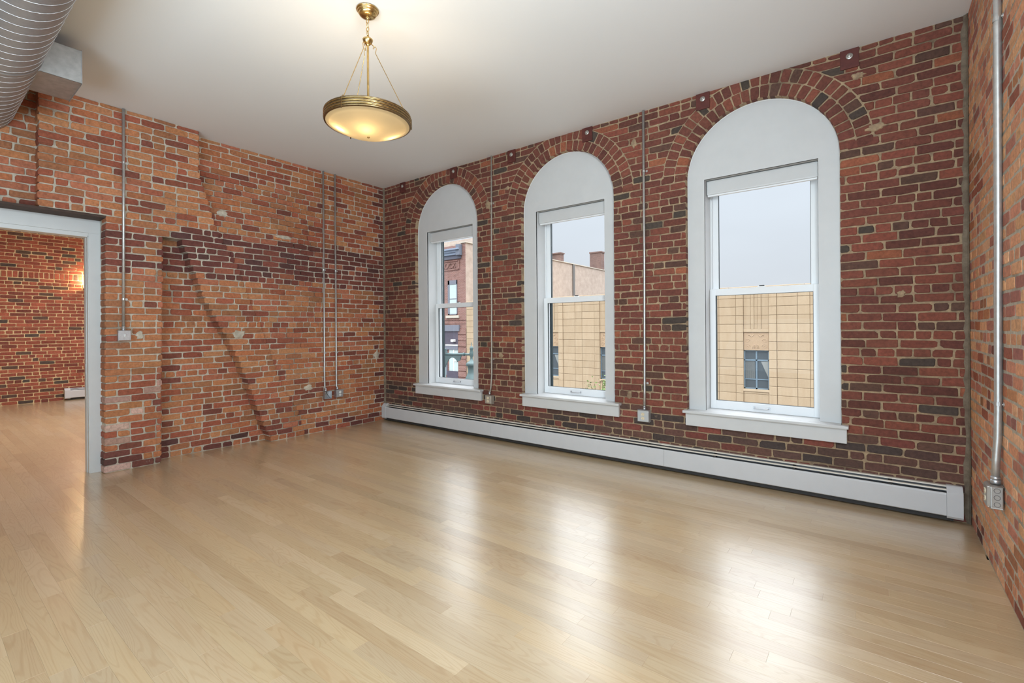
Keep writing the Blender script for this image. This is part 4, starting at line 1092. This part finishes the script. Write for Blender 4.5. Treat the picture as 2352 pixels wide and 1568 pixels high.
B().lathe([(0, .98), (.012, .94), (.012, .85), (.05, .83), (.055, .76), (.04, .73), (.06, .66), (.055, .56), (.035, .50), (.05, .42), (.13, .36), (.165, .33), (.165, .26), (.13, .24), (.115, .16), (.11, .08), (.14, -.02), (.19, -.12), (.215, -.22), (.235, -.24), (.235, -.27), (.20, -.28)], (-3.70, LPY, 0), 'Z', 32).build('lantern_hood', STREETGREEN, lp)
B().lathe([(.19, -.28), (.17, -.42), (.10, -.55), (0, -.60)], (-3.70, LPY, 0), 'Z', 24).build('lantern_globe', plain('frosted', (.7, .7, .66), .4), lp)

# tree tip
tr_ = empty('street_tree', (1.55, 4.2, -4.3), label='green leafy tree top at the bottom of the middle window', cat='tree')
LEAFM = plain('leaf_green', s2l((104, 136, 66)), .55, var=.3, scale=9)
BARK = plain('bark', s2l((96, 78, 60)), .9)
TX, TY = 1.60, 4.2
b = B(); b.tube([(TX, TY, -4.3), (TX + .05, TY, -2), (TX - .03, TY, -.6)], [.09, .06, .035], 10)
tips = []
for k in range(16):
    a = RNG.uniform(0, 2 * pi); r_ = RNG.uniform(.1, .75); zt = .30 - .55 * (r_ / .75) ** 2 * RNG.uniform(.4, 1.1)
    e = Vector((TX + cos(a) * r_, TY + sin(a) * r_ * .7, zt)); s0 = Vector((TX - .03, TY, -.6 - RNG.uniform(0, .4))); mid = (s0 + e) / 2 + Vector((0, 0, .12))
    b.tube([s0, mid, e], [.018, .010, .004], 6); tips.append((s0, mid, e))
b.build('trunk', BARK, tr_)
bm = bmesh.new()
for s0, mid, e in tips:
    for q in range(46):
        t_ = RNG.uniform(.35, 1.08); c_ = (s0.lerp(mid, t_ * 2) if t_ < .5 else mid.lerp(e, (t_ - .5) * 2)) + Vector((RNG.gauss(0, .05), RNG.gauss(0, .05), RNG.gauss(0, .05)))
        d = Vector((RNG.uniform(-1, 1), RNG.uniform(-1, 1), RNG.uniform(-.7, .5))).normalized(); u_ = d.orthogonal().normalized(); u_.rotate(Matrix.Rotation(RNG.uniform(0, 6.3), 3, d)); L_ = RNG.uniform(.035, .06); w_ = L_ * .28
        P_ = [c_, c_ + d * L_ * .35 + u_ * w_, c_ + d * L_ * .75 + u_ * w_ * .7, c_ + d * L_, c_ + d * L_ * .75 - u_ * w_ * .7, c_ + d * L_ * .35 - u_ * w_]
        bm.faces.new([bm.verts.new(x) for x in P_])
me = bpy.data.meshes.new('leaves'); bm.to_mesh(me); bm.free(); me.materials.append(LEAFM)
lv = link('leaves', me, tr_); lv.location = -Vector(tr_.location); tag(lv, kind='stuff')
